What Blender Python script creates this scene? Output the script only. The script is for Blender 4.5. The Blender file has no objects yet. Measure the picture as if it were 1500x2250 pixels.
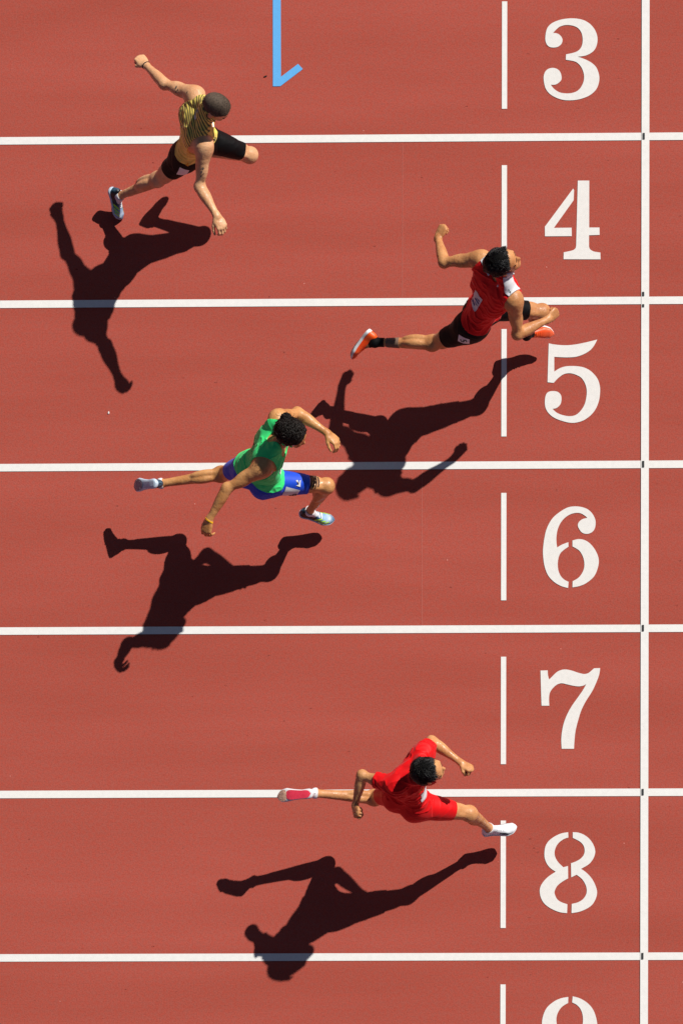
import bpy, bmesh, math, random
import numpy as np
from mathutils import Vector, Matrix, noise
from mathutils.bvhtree import BVHTree

random.seed(7)
rng = np.random.default_rng(11)
SC = bpy.context.scene
COL = SC.collection

# ------------------------------------------------------------------ camera, sky, sun, exposure
cam_d = bpy.data.cameras.new('camera')
cam_d.sensor_fit = 'VERTICAL'
cam_d.sensor_height = 36.0
cam_d.lens = 11029.43 / 2250 * 36
cam_d.shift_x = (750 - 748.93) / 2250
cam_d.shift_y = (3860.50 - 1125) / 2250
cam_d.clip_start = 1.0
cam_d.clip_end = 2000.0
cam = bpy.data.objects.new('camera', cam_d)
COL.objects.link(cam)
cam.location = (1.0, -9.3, 37.4)
cam.rotation_euler = (0.0, 0.02655, 0.001627)
SC.camera = cam

SUN_DIR = Vector((-.663, -.706, -1.0)).normalized()          # the way the light travels
SUN_EL = math.asin(-SUN_DIR.z)
SUN_AZ = math.atan2(-SUN_DIR.x, -SUN_DIR.y)                   # clockwise from +Y
world = bpy.data.worlds.new('World')
SC.world = world
world.use_nodes = True
wn = world.node_tree
for n in list(wn.nodes):
    wn.nodes.remove(n)
w_out = wn.nodes.new('ShaderNodeOutputWorld')
w_bg = wn.nodes.new('ShaderNodeBackground')
w_sky = wn.nodes.new('ShaderNodeTexSky')
w_sky.sky_type = 'NISHITA'
w_sky.sun_disc = False
w_sky.sun_elevation = SUN_EL
w_sky.sun_rotation = SUN_AZ
w_sky.air_density = 0.42
w_sky.dust_density = 0.6
w_sky.ozone_density = 1.2
w_bg.inputs['Strength'].default_value = 0.05
wn.links.new(w_sky.outputs['Color'], w_bg.inputs['Color'])
wn.links.new(w_bg.outputs['Background'], w_out.inputs['Surface'])

sun_d = bpy.data.lights.new('sun', 'SUN')
sun_d.energy = 5.0
sun_d.angle = math.radians(0.53)
sun_d.color = (1.0, 0.955, 0.89)
sun = bpy.data.objects.new('sun', sun_d)
COL.objects.link(sun)
sun.rotation_euler = SUN_DIR.to_track_quat('-Z', 'Y').to_euler()
sun.location = (10, 12, 20)

vs = SC.view_settings
vs.view_transform = 'Standard'
vs.look = 'None'
vs.exposure = 0.0
vs.gamma = 1.0
vs.use_curve_mapping = False
SC.cycles.max_bounces = 6


# ------------------------------------------------------------------ materials
def nodes_of(name):
    m = bpy.data.materials.new(name)
    m.use_nodes = True
    nt = m.node_tree
    return m, nt, nt.nodes['Principled BSDF']


def lin(r, g, b):
    f = lambda c: (c / 255 / 12.92) if c / 255 <= .04045 else ((c / 255 + .055) / 1.055) ** 2.4
    return (f(r), f(g), f(b), 1.0)


def N(nt, kind, **kw):
    n = nt.nodes.new(kind)
    for k, v in kw.items():
        if hasattr(n, k):
            setattr(n, k, v)
        else:
            n.inputs[k].default_value = v
    return n


def ramp(nt, fac, stops):
    r = nt.nodes.new('ShaderNodeValToRGB')
    els = r.color_ramp.elements
    while len(els) < len(stops):
        els.new(0.5)
    for e, (p, c) in zip(els, stops):
        e.position = p
        e.color = c if len(c) == 4 else (*c, 1)
    nt.links.new(fac, r.inputs['Fac'])
    return r.outputs['Color']


def mix(nt, fac, a, b, blend='MIX'):
    n = nt.nodes.new('ShaderNodeMix')
    n.data_type = 'RGBA'
    n.blend_type = blend
    for sock, v in ((n.inputs[0], fac), (n.inputs[6], a), (n.inputs[7], b)):
        if isinstance(v, (float, int)):
            sock.default_value = v
        elif isinstance(v, tuple):
            sock.default_value = v
        else:
            nt.links.new(v, sock)
    return n.outputs[2]


def math_n(nt, op, a, b=0.0, c=0.0):
    n = nt.nodes.new('ShaderNodeMath')
    n.operation = op
    for i, v in enumerate((a, b, c)):
        if isinstance(v, (float, int)):
            n.inputs[i].default_value = v
        else:
            nt.links.new(v, n.inputs[i])
    return n.outputs[0]


def mapped(nt, scale=(1, 1, 1), rot=(0, 0, 0), src='Object'):
    tc = nt.nodes.new('ShaderNodeTexCoord')
    mp = nt.nodes.new('ShaderNodeMapping')
    mp.inputs['Scale'].default_value = scale
    mp.inputs['Rotation'].default_value = rot
    nt.links.new(tc.outputs[src], mp.inputs['Vector'])
    return mp.outputs['Vector']


def tex_noise(nt, vec, scale, detail=3.0, rough=0.55):
    n = nt.nodes.new('ShaderNodeTexNoise')
    n.inputs['Scale'].default_value = scale
    n.inputs['Detail'].default_value = detail
    n.inputs['Roughness'].default_value = rough
    nt.links.new(vec, n.inputs['Vector'])
    return n.outputs['Fac']


def bump(nt, bsdf, height, strength, dist=0.01):
    b = nt.nodes.new('ShaderNodeBump')
    b.inputs['Strength'].default_value = strength
    b.inputs['Distance'].default_value = dist
    nt.links.new(height, b.inputs['Height'])
    nt.links.new(b.outputs['Normal'], bsdf.inputs['Normal'])


def plain(name, col, rough=0.6, var=0.12, scale=60.0, spec=0.4, bmp=0.0, sheen=0.0):
    """a single-coloured material with a little uneven tone"""
    m, nt, b = nodes_of(name)
    v = mapped(nt)
    f = tex_noise(nt, v, scale, 4.0)
    dark = tuple(c * (1 - var) for c in col[:3]) + (1,)
    light = tuple(min(1, c * (1 + var)) for c in col[:3]) + (1,)
    nt.links.new(ramp(nt, f, [(0.3, dark), (0.7, light)]), b.inputs['Base Color'])
    b.inputs['Roughness'].default_value = rough
    b.inputs['Specular IOR Level'].default_value = spec
    if sheen:
        b.inputs['Sheen Weight'].default_value = sheen
    if bmp:
        bump(nt, b, f, bmp, 0.004)
    return m


def track_material():
    m, nt, b = nodes_of('red_rubber_track')
    v = mapped(nt)
    vs_ = mapped(nt, (0.25, 1.6, 1.0))
    base = lin(189, 94, 80)
    big = tex_noise(nt, vs_, 1.3, 3.0)
    c = ramp(nt, big, [(0.3, lin(158, 73, 60)), (0.7, lin(169, 81, 69))])
    streak = tex_noise(nt, mapped(nt, (0.8, 9.0, 1.0)), 3.0, 4.0, 0.65)
    c = mix(nt, math_n(nt, 'MULTIPLY', streak, 0.14), c, lin(160, 74, 60))
    gran = tex_noise(nt, v, 95.0, 3.0, 0.7)
    gc = ramp(nt, gran, [(0.30, (0.70, 0.67, 0.65)), (0.5, (1, 1, 1)), (0.72, (1.26, 1.28, 1.30))])
    c = mix(nt, 0.62, c, gc, 'MULTIPLY')
    gran2 = tex_noise(nt, v, 36.0, 2.0, 0.6)
    hue = ramp(nt, gran2, [(0.38, (1.07, 0.86, 0.80)), (0.62, (0.96, 1.08, 1.13))])
    c = mix(nt, 0.6, c, hue, 'MULTIPLY')
    # scattered scuffs left by spikes, and pale grit
    vo = nt.nodes.new('ShaderNodeTexVoronoi')
    vo.inputs['Scale'].default_value = 3.6
    nt.links.new(mapped(nt, (1.0, 2.2, 1.0)), vo.inputs['Vector'])
    sc = math_n(nt, 'LESS_THAN', vo.outputs['Distance'], 0.040)
    on = tex_noise(nt, v, 2.3, 1.0)
    sc = math_n(nt, 'MULTIPLY', sc, math_n(nt, 'GREATER_THAN', on, 0.44))
    rag = tex_noise(nt, v, 120.0, 2.0)
    sc = math_n(nt, 'MULTIPLY', sc, math_n(nt, 'GREATER_THAN', rag, 0.46))
    c = mix(nt, math_n(nt, 'MULTIPLY', sc, 0.62), c, lin(84, 26, 20))
    vq = nt.nodes.new('ShaderNodeTexVoronoi')
    vq.inputs['Scale'].default_value = 9.0
    nt.links.new(mapped(nt, (0.8, 1.7, 1.0)), vq.inputs['Vector'])
    sq = math_n(nt, 'LESS_THAN', vq.outputs['Distance'], 0.055)
    sq = math_n(nt, 'MULTIPLY', sq, math_n(nt, 'GREATER_THAN', tex_noise(nt, v, 3.1, 2.0), 0.52))
    c = mix(nt, math_n(nt, 'MULTIPLY', sq, 0.38), c, lin(104, 38, 30))
    vp = nt.nodes.new('ShaderNodeTexVoronoi')
    vp.inputs['Scale'].default_value = 5.5
    nt.links.new(v, vp.inputs['Vector'])
    gp = math_n(nt, 'LESS_THAN', vp.outputs['Distance'], 0.022)
    on2 = tex_noise(nt, v, 1.1, 1.0)
    gp = math_n(nt, 'MULTIPLY', gp, math_n(nt, 'GREATER_THAN', on2, 0.52))
    c = mix(nt, math_n(nt, 'MULTIPLY', gp, 0.55), c, lin(226, 170, 158))
    nt.links.new(c, b.inputs['Base Color'])
    b.inputs['Roughness'].default_value = 0.88
    b.inputs['Specular IOR Level'].default_value = 0.22
    bump(nt, b, gran, 0.25, 0.005)
    return m


def paint_material(name, col, wear=0.07):
    m, nt, b = nodes_of(name)
    v = mapped(nt)
    f = tex_noise(nt, v, 30.0, 5.0, 0.65)
    dark = tuple(c * (1 - wear) for c in col[:3]) + (1,)
    c = ramp(nt, f, [(0.3, dark), (0.62, col)])
    g = tex_noise(nt, v, 190.0, 2.0)
    c = mix(nt, 0.35, c, ramp(nt, g, [(0.3, (0.9, 0.89, 0.88)), (0.6, (1, 1, 1))]), 'MULTIPLY')
    sp = tex_noise(nt, v, 85.0, 3.0, 0.6)
    spm = math_n(nt, 'GREATER_THAN', sp, 0.71)
    c = mix(nt, math_n(nt, 'MULTIPLY', spm, 0.35), c, lin(190, 130, 118))
    nt.links.new(c, b.inputs['Base Color'])
    b.inputs['Roughness'].default_value = 0.7
    b.inputs['Specular IOR Level'].default_value = 0.3
    bump(nt, b, g, 0.2, 0.004)
    return m


def skin_material(name, col, ruddy):
    m, nt, b = nodes_of(name)
    v = mapped(nt)
    f = tex_noise(nt, v, 9.0, 4.0)
    c = ramp(nt, f, [(0.32, ruddy), (0.62, col)])
    g = tex_noise(nt, v, 90.0, 3.0)
    c = mix(nt, 0.5, c, ramp(nt, g, [(0.3, (0.88, 0.84, 0.82)), (0.65, (1.04, 1.03, 1.02))]), 'MULTIPLY')
    nt.links.new(c, b.inputs['Base Color'])
    sw = tex_noise(nt, v, 26.0, 3.0)
    rg = nt.nodes.new('ShaderNodeMapRange')
    rg.inputs['From Min'].default_value = 0.35
    rg.inputs['From Max'].default_value = 0.65
    rg.inputs['To Min'].default_value = 0.30
    rg.inputs['To Max'].default_value = 0.58
    nt.links.new(sw, rg.inputs['Value'])
    nt.links.new(rg.outputs['Result'], b.inputs['Roughness'])
    b.inputs['Specular IOR Level'].default_value = 0.42
    b.inputs['Subsurface Weight'].default_value = 0.06
    b.inputs['Subsurface Radius'].default_value = (0.012, 0.005, 0.003)
    ten = tex_noise(nt, v, 34.0, 2.0)
    bump(nt, b, math_n(nt, 'ADD', math_n(nt, 'MULTIPLY', ten, 1.0), math_n(nt, 'MULTIPLY', g, 0.22)), 0.42, 0.009)
    return m


def cloth_material(name, col, rough=0.5, stripes=None, sheen=0.08, var=0.1, spec=0.22):
    m, nt, b = nodes_of(name)
    v = mapped(nt)
    f = tex_noise(nt, v, 18.0, 4.0)
    dark = tuple(c * (1 - var) for c in col[:3]) + (1,)
    c = ramp(nt, f, [(0.3, dark), (0.7, col)])
    if stripes:
        at = nt.nodes.new('ShaderNodeAttribute')
        at.attribute_name = 'garment'
        sep = nt.nodes.new('ShaderNodeSeparateXYZ')
        nt.links.new(at.outputs['Vector'], sep.inputs[0])
        q = math_n(nt, 'ADD', sep.outputs['Y'], math_n(nt, 'MULTIPLY', sep.outputs['Z'], 0.55))
        wv = math_n(nt, 'FRACT', math_n(nt, 'MULTIPLY', q, 1 / 0.022))
        st = math_n(nt, 'LESS_THAN', wv, 0.46)
        zone = tex_noise(nt, v, 5.5, 1.0)
        st = math_n(nt, 'MULTIPLY', st, math_n(nt, 'GREATER_THAN', math_n(nt, 'ADD', sep.outputs['Z'], math_n(nt, 'MULTIPLY', zone, 0.06)), 0.43))
        c = mix(nt, st, c, stripes)
    weave = tex_noise(nt, v, 420.0, 1.0)
    nt.links.new(c, b.inputs['Base Color'])
    b.inputs['Roughness'].default_value = rough
    b.inputs['Specular IOR Level'].default_value = spec
    b.inputs['Sheen Weight'].default_value = sheen
    bump(nt, b, weave, 0.12, 0.002)
    return m


def hair_material(name, col, rough=0.42, spec=0.45, var=.5):
    m, nt, b = nodes_of(name)
    v = mapped(nt)
    f = tex_noise(nt, v, 70.0, 3.0)
    nt.links.new(ramp(nt, f, [(0.3, tuple(c * (1 - var) for c in col[:3]) + (1,)), (0.7, tuple(c * (1 + var) for c in col[:3]) + (1,))]),
                 b.inputs['Base Color'])
    b.inputs['Roughness'].default_value = rough
    b.inputs['Specular IOR Level'].default_value = spec
    return m


MAT = {}
MAT['track'] = track_material()
MAT['white_paint'] = paint_material('white_line_paint', (0.80, 0.79, 0.765, 1))
MAT['number_paint'] = paint_material('white_number_paint', (0.77, 0.75, 0.72, 1))
MAT['blue_paint'] = paint_material('sky_blue_paint', lin(92, 172, 232))
MAT['black_paint'] = plain('black_mark_paint', (0.012, 0.016, 0.018, 1), 0.6)
MAT['hair_under'] = plain('hair_under', (.005, .0045, .004, 1), .85, .3, 90, .1, .5)
MAT['eye_white'] = plain('eye_white', (0.75, 0.73, 0.70, 1), 0.25, 0.04)
MAT['eye_iris'] = plain('eye_iris', (0.03, 0.018, 0.01, 1), 0.2)
MAT['lip'] = plain('lip', lin(176, 104, 88), 0.5)
MAT['white_cloth'] = cloth_material('white_cloth', (0.78, 0.79, 0.82, 1), 0.6)
MAT['black_cloth'] = cloth_material('black_cloth', (0.0035, 0.0035, 0.004, 1), 0.6, sheen=0.0, spec=0.16)
MAT['sticker'] = plain('sticker_white', (0.74, 0.76, 0.78, 1), 0.45, 0.04)
MAT['ink'] = plain('black_ink', (0.01, 0.01, 0.012, 1), 0.5)
MAT['ink_blue'] = plain('blue_ink', (0.03, 0.06, 0.25, 1), 0.5)
MAT['ink_gold'] = plain('gold_ink', lin(236, 164, 36), 0.5)
MAT['ink_green'] = plain('dark_green_ink', lin(20, 58, 50), 0.5)
MAT['tattoo'] = plain('tattoo_ink', lin(104, 88, 78), 0.5, 0.45, 160)
MAT['tape_dark'] = plain('dark_brown_tape', lin(70, 46, 34), 0.75)
MAT['tape_grey'] = plain('grey_brown_tape', lin(122, 98, 82), 0.75)
MAT['elastic'] = plain('yellow_band', lin(238, 176, 30), 0.5)
MAT['debris_dark'] = plain('dark_scrap', (0.02, 0.012, 0.01, 1), 0.8)
MAT['debris_white'] = plain('white_scrap', (0.75, 0.74, 0.72, 1), 0.7)


# ------------------------------------------------------------------ object helpers
def mesh_obj(name, V, F, mat, parent=None, smooth=True, attrs=None):
    me = bpy.data.meshes.new(name)
    V = np.asarray(V, dtype=np.float64)
    F = [list(map(int, f)) for f in F] if not isinstance(F, np.ndarray) else F.tolist()
    me.from_pydata(V.tolist(), [], F)
    if smooth:
        me.polygons.foreach_set('use_smooth', np.ones(len(me.polygons), dtype=bool))
    if attrs is not None:
        for k, arr in attrs.items():
            a = me.attributes.new(k, 'FLOAT_VECTOR', 'POINT')
            a.data.foreach_set('vector', np.asarray(arr, dtype=np.float32).ravel())
    me.update()
    o = bpy.data.objects.new(name, me)
    me.materials.append(mat)
    COL.objects.link(o)
    if parent is not None:
        o.parent = parent
        o.matrix_parent_inverse = parent.matrix_basis.inverted()
    return o


def thing(name, label, cat, loc, group=None):
    o = bpy.data.objects.new(name, None)
    COL.objects.link(o)
    o.empty_display_size = 0.2
    o.location = loc
    o['label'] = label
    o['category'] = cat
    if group:
        o['group'] = group
    return o


# ------------------------------------------------------------------ the track
def ground_point(px, py, z=0.0):
    """survey of the painted markings: photo pixel -> metres on the track"""
    f, cx, cy = 11029.43, 748.93, 3860.50
    d = Vector(((px - cx) / f, -(py - cy) / f, -1.0))
    d.rotate(cam.rotation_euler)
    t = (z - cam.location.z) / d.z
    return cam.location + d * t


def sheet(name, pts, z, mat, parent, thick=0.0):
    """flat painted area from a closed outline"""
    bm = bmesh.new()
    vs_ = [bm.verts.new((p[0], p[1], z)) for p in pts]
    es = [bm.edges.new((vs_[i], vs_[(i + 1) % len(vs_)])) for i in range(len(vs_))]
    bmesh.ops.triangle_fill(bm, use_beauty=True, edges=es, normal=(0, 0, 1))
    for f in bm.faces:
        if f.normal.z < 0:
            f.normal_flip()
    me = bpy.data.meshes.new(name)
    bm.to_mesh(me)
    bm.free()
    me.materials.append(mat)
    o = bpy.data.objects.new(name, me)
    COL.objects.link(o)
    o.parent = parent
    return o


def rect(x0, x1, y0, y1):
    return [(x0, y0), (x1, y0), (x1, y1), (x0, y1)]


bm = bmesh.new()
bmesh.ops.create_grid(bm, x_segments=60, y_segments=40, size=1.0)
me = bpy.data.meshes.new('track')
for v in bm.verts:
    v.co = (v.co.x * 60, v.co.y * 40, 0)
bm.to_mesh(me)
bm.free()
me.materials.append(MAT['track'])
track = bpy.data.objects.new('track', me)
COL.objects.link(track)
track['kind'] = 'structure'
track['label'] = 'red rubber running track with painted lanes'

LANE_TOP = 2.76
for k in range(-2, 7):
    y = LANE_TOP - 1.22 * k
    o = sheet('lane_line', rect(-55, 2.222, y - .028, y + .028), 0.004, MAT['white_paint'], track)
    o2 = sheet('lane_line', rect(2.278, 55, y - .028, y + .028), 0.004, MAT['white_paint'], track)
    # short black photo-finish mark beside the finish line
    if k != 1:
        sheet('finish_mark', rect(2.229, 2.245, y - .024, y + .024), 0.012, MAT['black_paint'], track)
    else:
        sheet('finish_mark', rect(2.227, 2.243, y + .030, y + .062), 0.012, MAT['black_paint'], track)
        sheet('finish_mark', rect(2.227, 2.243, y - .052, y - .030), 0.012, MAT['black_paint'], track)
    # dash half way between two lines, ahead of the finish
    yc = y + .61 + .003
    wob = 0.0
    sheet('dash_line', rect(1.183, 1.222, yc - .40, yc + .40), 0.004, MAT['white_paint'], track)
o = sheet('finish_line', rect(2.221, 2.279, -8.5, 7.6), 0.008, MAT['white_paint'], track)

arrow = [(599.3, -160), (599.6, 190), (616, 189.7), (665.3, 152), (654.7, 140.7), (617.3, 169), (616.4, -160)]
o = sheet('zone_mark', [ground_point(x, y) for x, y in arrow], 0.004, MAT['blue_paint'], track)
o['label'] = 'sky blue painted hook mark'

seam_m = plain('seam_rubber', lin(186, 104, 92), .85)
for x, y0, y1 in ((884, 318, 655), (927, 1035, 1378)):
    a, b = ground_point(x, y0), ground_point(x, y1)
    sheet('track_seam', rect(a.x - .0015, a.x + .0015, b.y, a.y), 0.002, seam_m, track)

# stencilled lane numbers: outlines in 1/8.82 photo pixels; a point with a third entry is a corner
C1 = 1
GLYPH = {
    '3': ((1170, 20), [[(388, 468, C1), (440, 468), (500, 490), (550, 540), (572, 600), (555, 670), (500, 725), (440, 745), (380, 748), (320, 735), (270, 690), (243, 620), (240, 540), (255, 440), (290, 350), (370, 275), (480, 225), (600, 195), (740, 182), (880, 192), (1000, 225), (1110, 295), (1190, 390), (1235, 490), (1250, 590), (1238, 690), (1200, 780), (1130, 850), (1030, 900), (940, 918), (865, 925, C1), (940, 950), (1040, 990), (1150, 1055), (1230, 1140), (1275, 1260), (1285, 1370), (1255, 1500), (1190, 1600), (1070, 1690), (900, 1750), (750, 1770), (600, 1765), (460, 1725), (330, 1650), (250, 1550), (215, 1430), (207, 1320), (230, 1230), (290, 1165), (380, 1143), (460, 1160), (520, 1210), (550, 1290), (550, 1370), (500, 1430), (430, 1468), (345, 1470, C1), (400, 1540), (480, 1600), (580, 1632), (720, 1635), (840, 1600), (920, 1530), (975, 1420), (990, 1320), (975, 1220), (930, 1120), (860, 1045), (780, 1010), (635, 985, C1), (640, 880, C1), (750, 858), (850, 825), (920, 765), (955, 680), (962, 580), (945, 480), (900, 400), (830, 345), (720, 315), (610, 315), (510, 350), (440, 410)]]),
    '4': ((1170, 375), [[(778, 350, C1), (796, 380, C1), (788, 575, C1), (405, 1112, C1), (748, 1108, C1), (752, 1272, C1), (232, 1275, C1), (230, 1090, C1)],
                        [(868, 195, C1), (1090, 195, C1), (1088, 1105, C1), (1288, 1105, C1), (1290, 1248, C1), (1085, 1255, C1), (1085, 1480, C1), (1110, 1530), (1180, 1570), (1305, 1590, C1), (1308, 1722, C1), (592, 1720, C1), (595, 1585, C1), (760, 1550), (820, 1510), (836, 1460, C1)]]),
    '5': ((1170, 730), [[(305, 218, C1), (420, 240), (600, 255), (780, 245), (1000, 205), (1245, 145, C1), (1190, 250), (1120, 340), (1000, 420), (850, 475), (700, 490), (560, 488), (412, 480, C1), (412, 765, C1), (520, 700), (620, 668), (720, 658), (860, 662), (1000, 690), (1130, 765), (1240, 890), (1290, 1020), (1300, 1150), (1280, 1320), (1220, 1480), (1120, 1610), (980, 1710), (830, 1755), (700, 1755), (560, 1720), (420, 1665), (310, 1580), (245, 1470), (230, 1340), (250, 1220), (300, 1160), (390, 1143), (480, 1160), (540, 1220), (552, 1310), (530, 1400), (460, 1470), (380, 1488, C1), (450, 1555), (560, 1605), (700, 1630), (820, 1610), (920, 1530), (1000, 1400), (1035, 1250), (1040, 1120), (1010, 1000), (940, 890), (840, 830), (720, 798), (600, 815), (490, 890), (400, 985, C1), (282, 972, C1)]]),
    '6': ((1170, 1095), [[(1055, 380, C1), (1000, 335), (930, 295), (850, 283), (740, 305), (630, 370), (540, 470), (480, 600), (455, 740), (455, 850), (468, 955, C1), (560, 900), (685, 852, C1), (688, 940, C1), (600, 1000), (530, 1070), (492, 1170), (480, 1290), (495, 1410), (540, 1510), (610, 1580), (690, 1620, C1), (680, 1740, C1), (540, 1700), (400, 1615), (290, 1490), (225, 1320), (197, 1130), (195, 980), (220, 780), (270, 580), (370, 400), (500, 280), (660, 185), (800, 158), (940, 170), (1060, 215), (1150, 300), (1205, 410), (1212, 510), (1190, 600), (1130, 665), (1040, 692), (950, 665), (890, 590), (868, 520), (895, 455), (960, 405)],
                         [(765, 820, C1), (870, 793), (980, 805), (1090, 865), (1190, 980), (1255, 1110), (1275, 1240), (1240, 1400), (1170, 1530), (1040, 1640), (910, 1700), (765, 1728, C1), (768, 1610, C1), (870, 1550), (940, 1470), (985, 1370), (995, 1260), (970, 1140), (910, 1030), (840, 975), (765, 935, C1)]]),
    '7': ((1165, 1450), [[(190, 208, C1), (330, 205, C1), (335, 300), (358, 382, C1), (430, 310), (510, 235), (600, 195), (690, 188), (800, 210), (920, 250), (1030, 275), (1110, 260), (1170, 215), (1225, 165, C1), (1345, 160, C1), (1325, 290), (1270, 440), (1190, 610), (1070, 800), (980, 980), (920, 1170), (870, 1370), (848, 1560), (838, 1725, C1), (600, 1725, C1), (592, 1550), (605, 1400), (640, 1230), (710, 1050), (800, 890), (920, 720), (1010, 590), (1075, 470, C1), (1020, 500), (930, 515), (820, 502), (700, 475), (600, 455), (510, 480), (420, 560), (368, 650), (355, 760), (360, 890, C1), (210, 890, C1), (200, 600)]]),
    '8': ((1165, 1810), [[(725, 165, C1), (730, 268, C1), (640, 300), (550, 365), (490, 450), (462, 560), (480, 660), (540, 755), (632, 845, C1), (722, 820, C1), (725, 1060, C1), (620, 1120), (520, 1200), (470, 1290), (465, 1360), (510, 1460), (590, 1520), (710, 1562, C1), (705, 1735, C1), (560, 1715), (400, 1650), (270, 1555), (200, 1440), (175, 1320), (190, 1220), (250, 1120), (350, 1020), (485, 932, C1), (380, 860), (310, 770), (270, 660), (268, 540), (290, 430), (350, 335), (460, 250), (590, 190)],
                         [(815, 165, C1), (930, 175), (1050, 225), (1150, 310), (1220, 420), (1250, 540), (1225, 650), (1170, 740), (1100, 805), (975, 875, C1), (1080, 950), (1180, 1060), (1250, 1190), (1285, 1320), (1265, 1440), (1200, 1560), (1100, 1640), (950, 1705), (790, 1735, C1), (795, 1555, C1), (900, 1530), (1000, 1475), (1070, 1380), (1085, 1280), (1060, 1180), (990, 1070), (888, 990, C1), (785, 1042, C1), (780, 768, C1), (880, 730), (970, 675), (1030, 600), (1045, 510), (1020, 420), (950, 345), (815, 275, C1)]]),
}
GLYPH['9'] = ((1165, 2170), [[(1490 - p[0] + 3, 1900 - p[1] + 10) + tuple(p[2:]) for p in loop] for loop in GLYPH['6'][1]])


def smooth_outline(loop, per=5):
    """Catmull-Rom through the soft points, straight breaks at the corners"""
    n = len(loop)
    out = []
    for i in range(n):
        p1, p2 = loop[i], loop[(i + 1) % n]
        c1, c2 = len(p1) > 2, len(p2) > 2
        p0 = loop[i - 1] if not c1 else p1
        p3 = loop[(i + 2) % n] if not c2 else p2
        if c1 and c2:
            out.append(p1[:2])
            continue
        for j in range(per):
            t = j / per
            out.append(tuple(0.5 * ((2 * p1[a]) + (-p0[a] + p2[a]) * t + (2 * p0[a] - 5 * p1[a] + 4 * p2[a] - p3[a]) * t * t
                                    + (-p0[a] + 3 * p1[a] - 3 * p2[a] + p3[a]) * t ** 3) for a in (0, 1)))
    return out


for ch, (org, loops) in GLYPH.items():
    bm = bmesh.new()
    for loop in loops:
        pts = smooth_outline(loop)
        vv = []
        for x, y in pts:
            g = ground_point(org[0] + x / 8.8235, org[1] + y / 8.8235)
            vv.append(bm.verts.new((g.x, g.y, 0.004)))
        es = [bm.edges.new((vv[i], vv[(i + 1) % len(vv)])) for i in range(len(vv))]
        bmesh.ops.triangle_fill(bm, use_beauty=True, edges=es, normal=(0, 0, 1))
    for f in bm.faces:
        if f.normal.z < 0:
            f.normal_flip()
    me = bpy.data.meshes.new('lane_number')
    bm.to_mesh(me)
    bm.free()
    me.materials.append(MAT['number_paint'])
    o = bpy.data.objects.new('lane_number', me)
    COL.objects.link(o)
    o.parent = track
    o['label'] = 'white stencilled lane number ' + ch


# ------------------------------------------------------------------ signed-distance body building
def nrm(v):
    v = np.asarray(v, float)
    return v / (np.linalg.norm(v) + 1e-12)


class Limb:
    """round bone a->b with a list of radii along it; flat=(axis, factor) squeezes it along an axis"""
    def __init__(s, a, b, radii, k=0.02, flat=None):
        s.a, s.b, s.r, s.k = np.asarray(a, float), np.asarray(b, float), np.asarray(radii, float), k
        s.flat = None if flat is None else (nrm(flat[0]), flat[1])
        m = s.r.max()
        s.lo, s.hi = np.minimum(s.a, s.b) - m, np.maximum(s.a, s.b) + m

    def ev(s, x, y, z):
        ba = s.b - s.a
        L2 = max(float(ba @ ba), 1e-9)
        px, py, pz = x - s.a[0], y - s.a[1], z - s.a[2]
        t = np.clip((px * ba[0] + py * ba[1] + pz * ba[2]) / L2, 0, 1)
        dx, dy, dz = px - t * ba[0], py - t * ba[1], pz - t * ba[2]
        n = len(s.r)
        if n == 1:
            r = s.r[0]
        elif n == 2:
            r = s.r[0] + (s.r[1] - s.r[0]) * t
        else:
            r = np.interp(t, np.linspace(0, 1, n), s.r)
        if s.flat is not None:
            ax, q = s.flat
            c = (dx * ax[0] + dy * ax[1] + dz * ax[2]) * (1 / q - 1)
            dx, dy, dz = dx + ax[0] * c, dy + ax[1] * c, dz + ax[2] * c
        return np.sqrt(dx * dx + dy * dy + dz * dz) - r


class Blob:
    """ellipsoid with given axes"""
    def __init__(s, c, axes, radii, k=0.03):
        s.c, s.A, s.r, s.k = np.asarray(c, float), np.asarray(axes, float), np.asarray(radii, float), k
        e = np.sqrt(((s.A * s.r[:, None]) ** 2).sum(0))
        s.lo, s.hi = s.c - e, s.c + e

    def ev(s, x, y, z):
        px, py, pz = x - s.c[0], y - s.c[1], z - s.c[2]
        k0 = k1 = 0
        for a, r in zip(s.A, s.r):
            q = px * a[0] + py * a[1] + pz * a[2]
            k0 = k0 + (q / r) ** 2
            k1 = k1 + (q / (r * r)) ** 2
        k0 = np.sqrt(k0)
        k1 = np.sqrt(k1) + 1e-9
        return k0 * (k0 - 1) / k1


def smin(a, b, k):
    h = np.maximum(k - np.abs(a - b), 0) / k
    return np.minimum(a, b) - h * h * k * 0.25


class Group:
    def __init__(s, name, prims, joint=None, k=0.03, reach=0.1, cuts=()):
        s.name, s.prims, s.joint, s.k, s.reach, s.cuts = name, prims, joint, k, reach, cuts

    def at(s, P):
        d = None
        for p in s.prims:
            e = p.ev(P[:, 0], P[:, 1], P[:, 2])
            d = e if d is None else smin(d, e, p.k)
        return d


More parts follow.
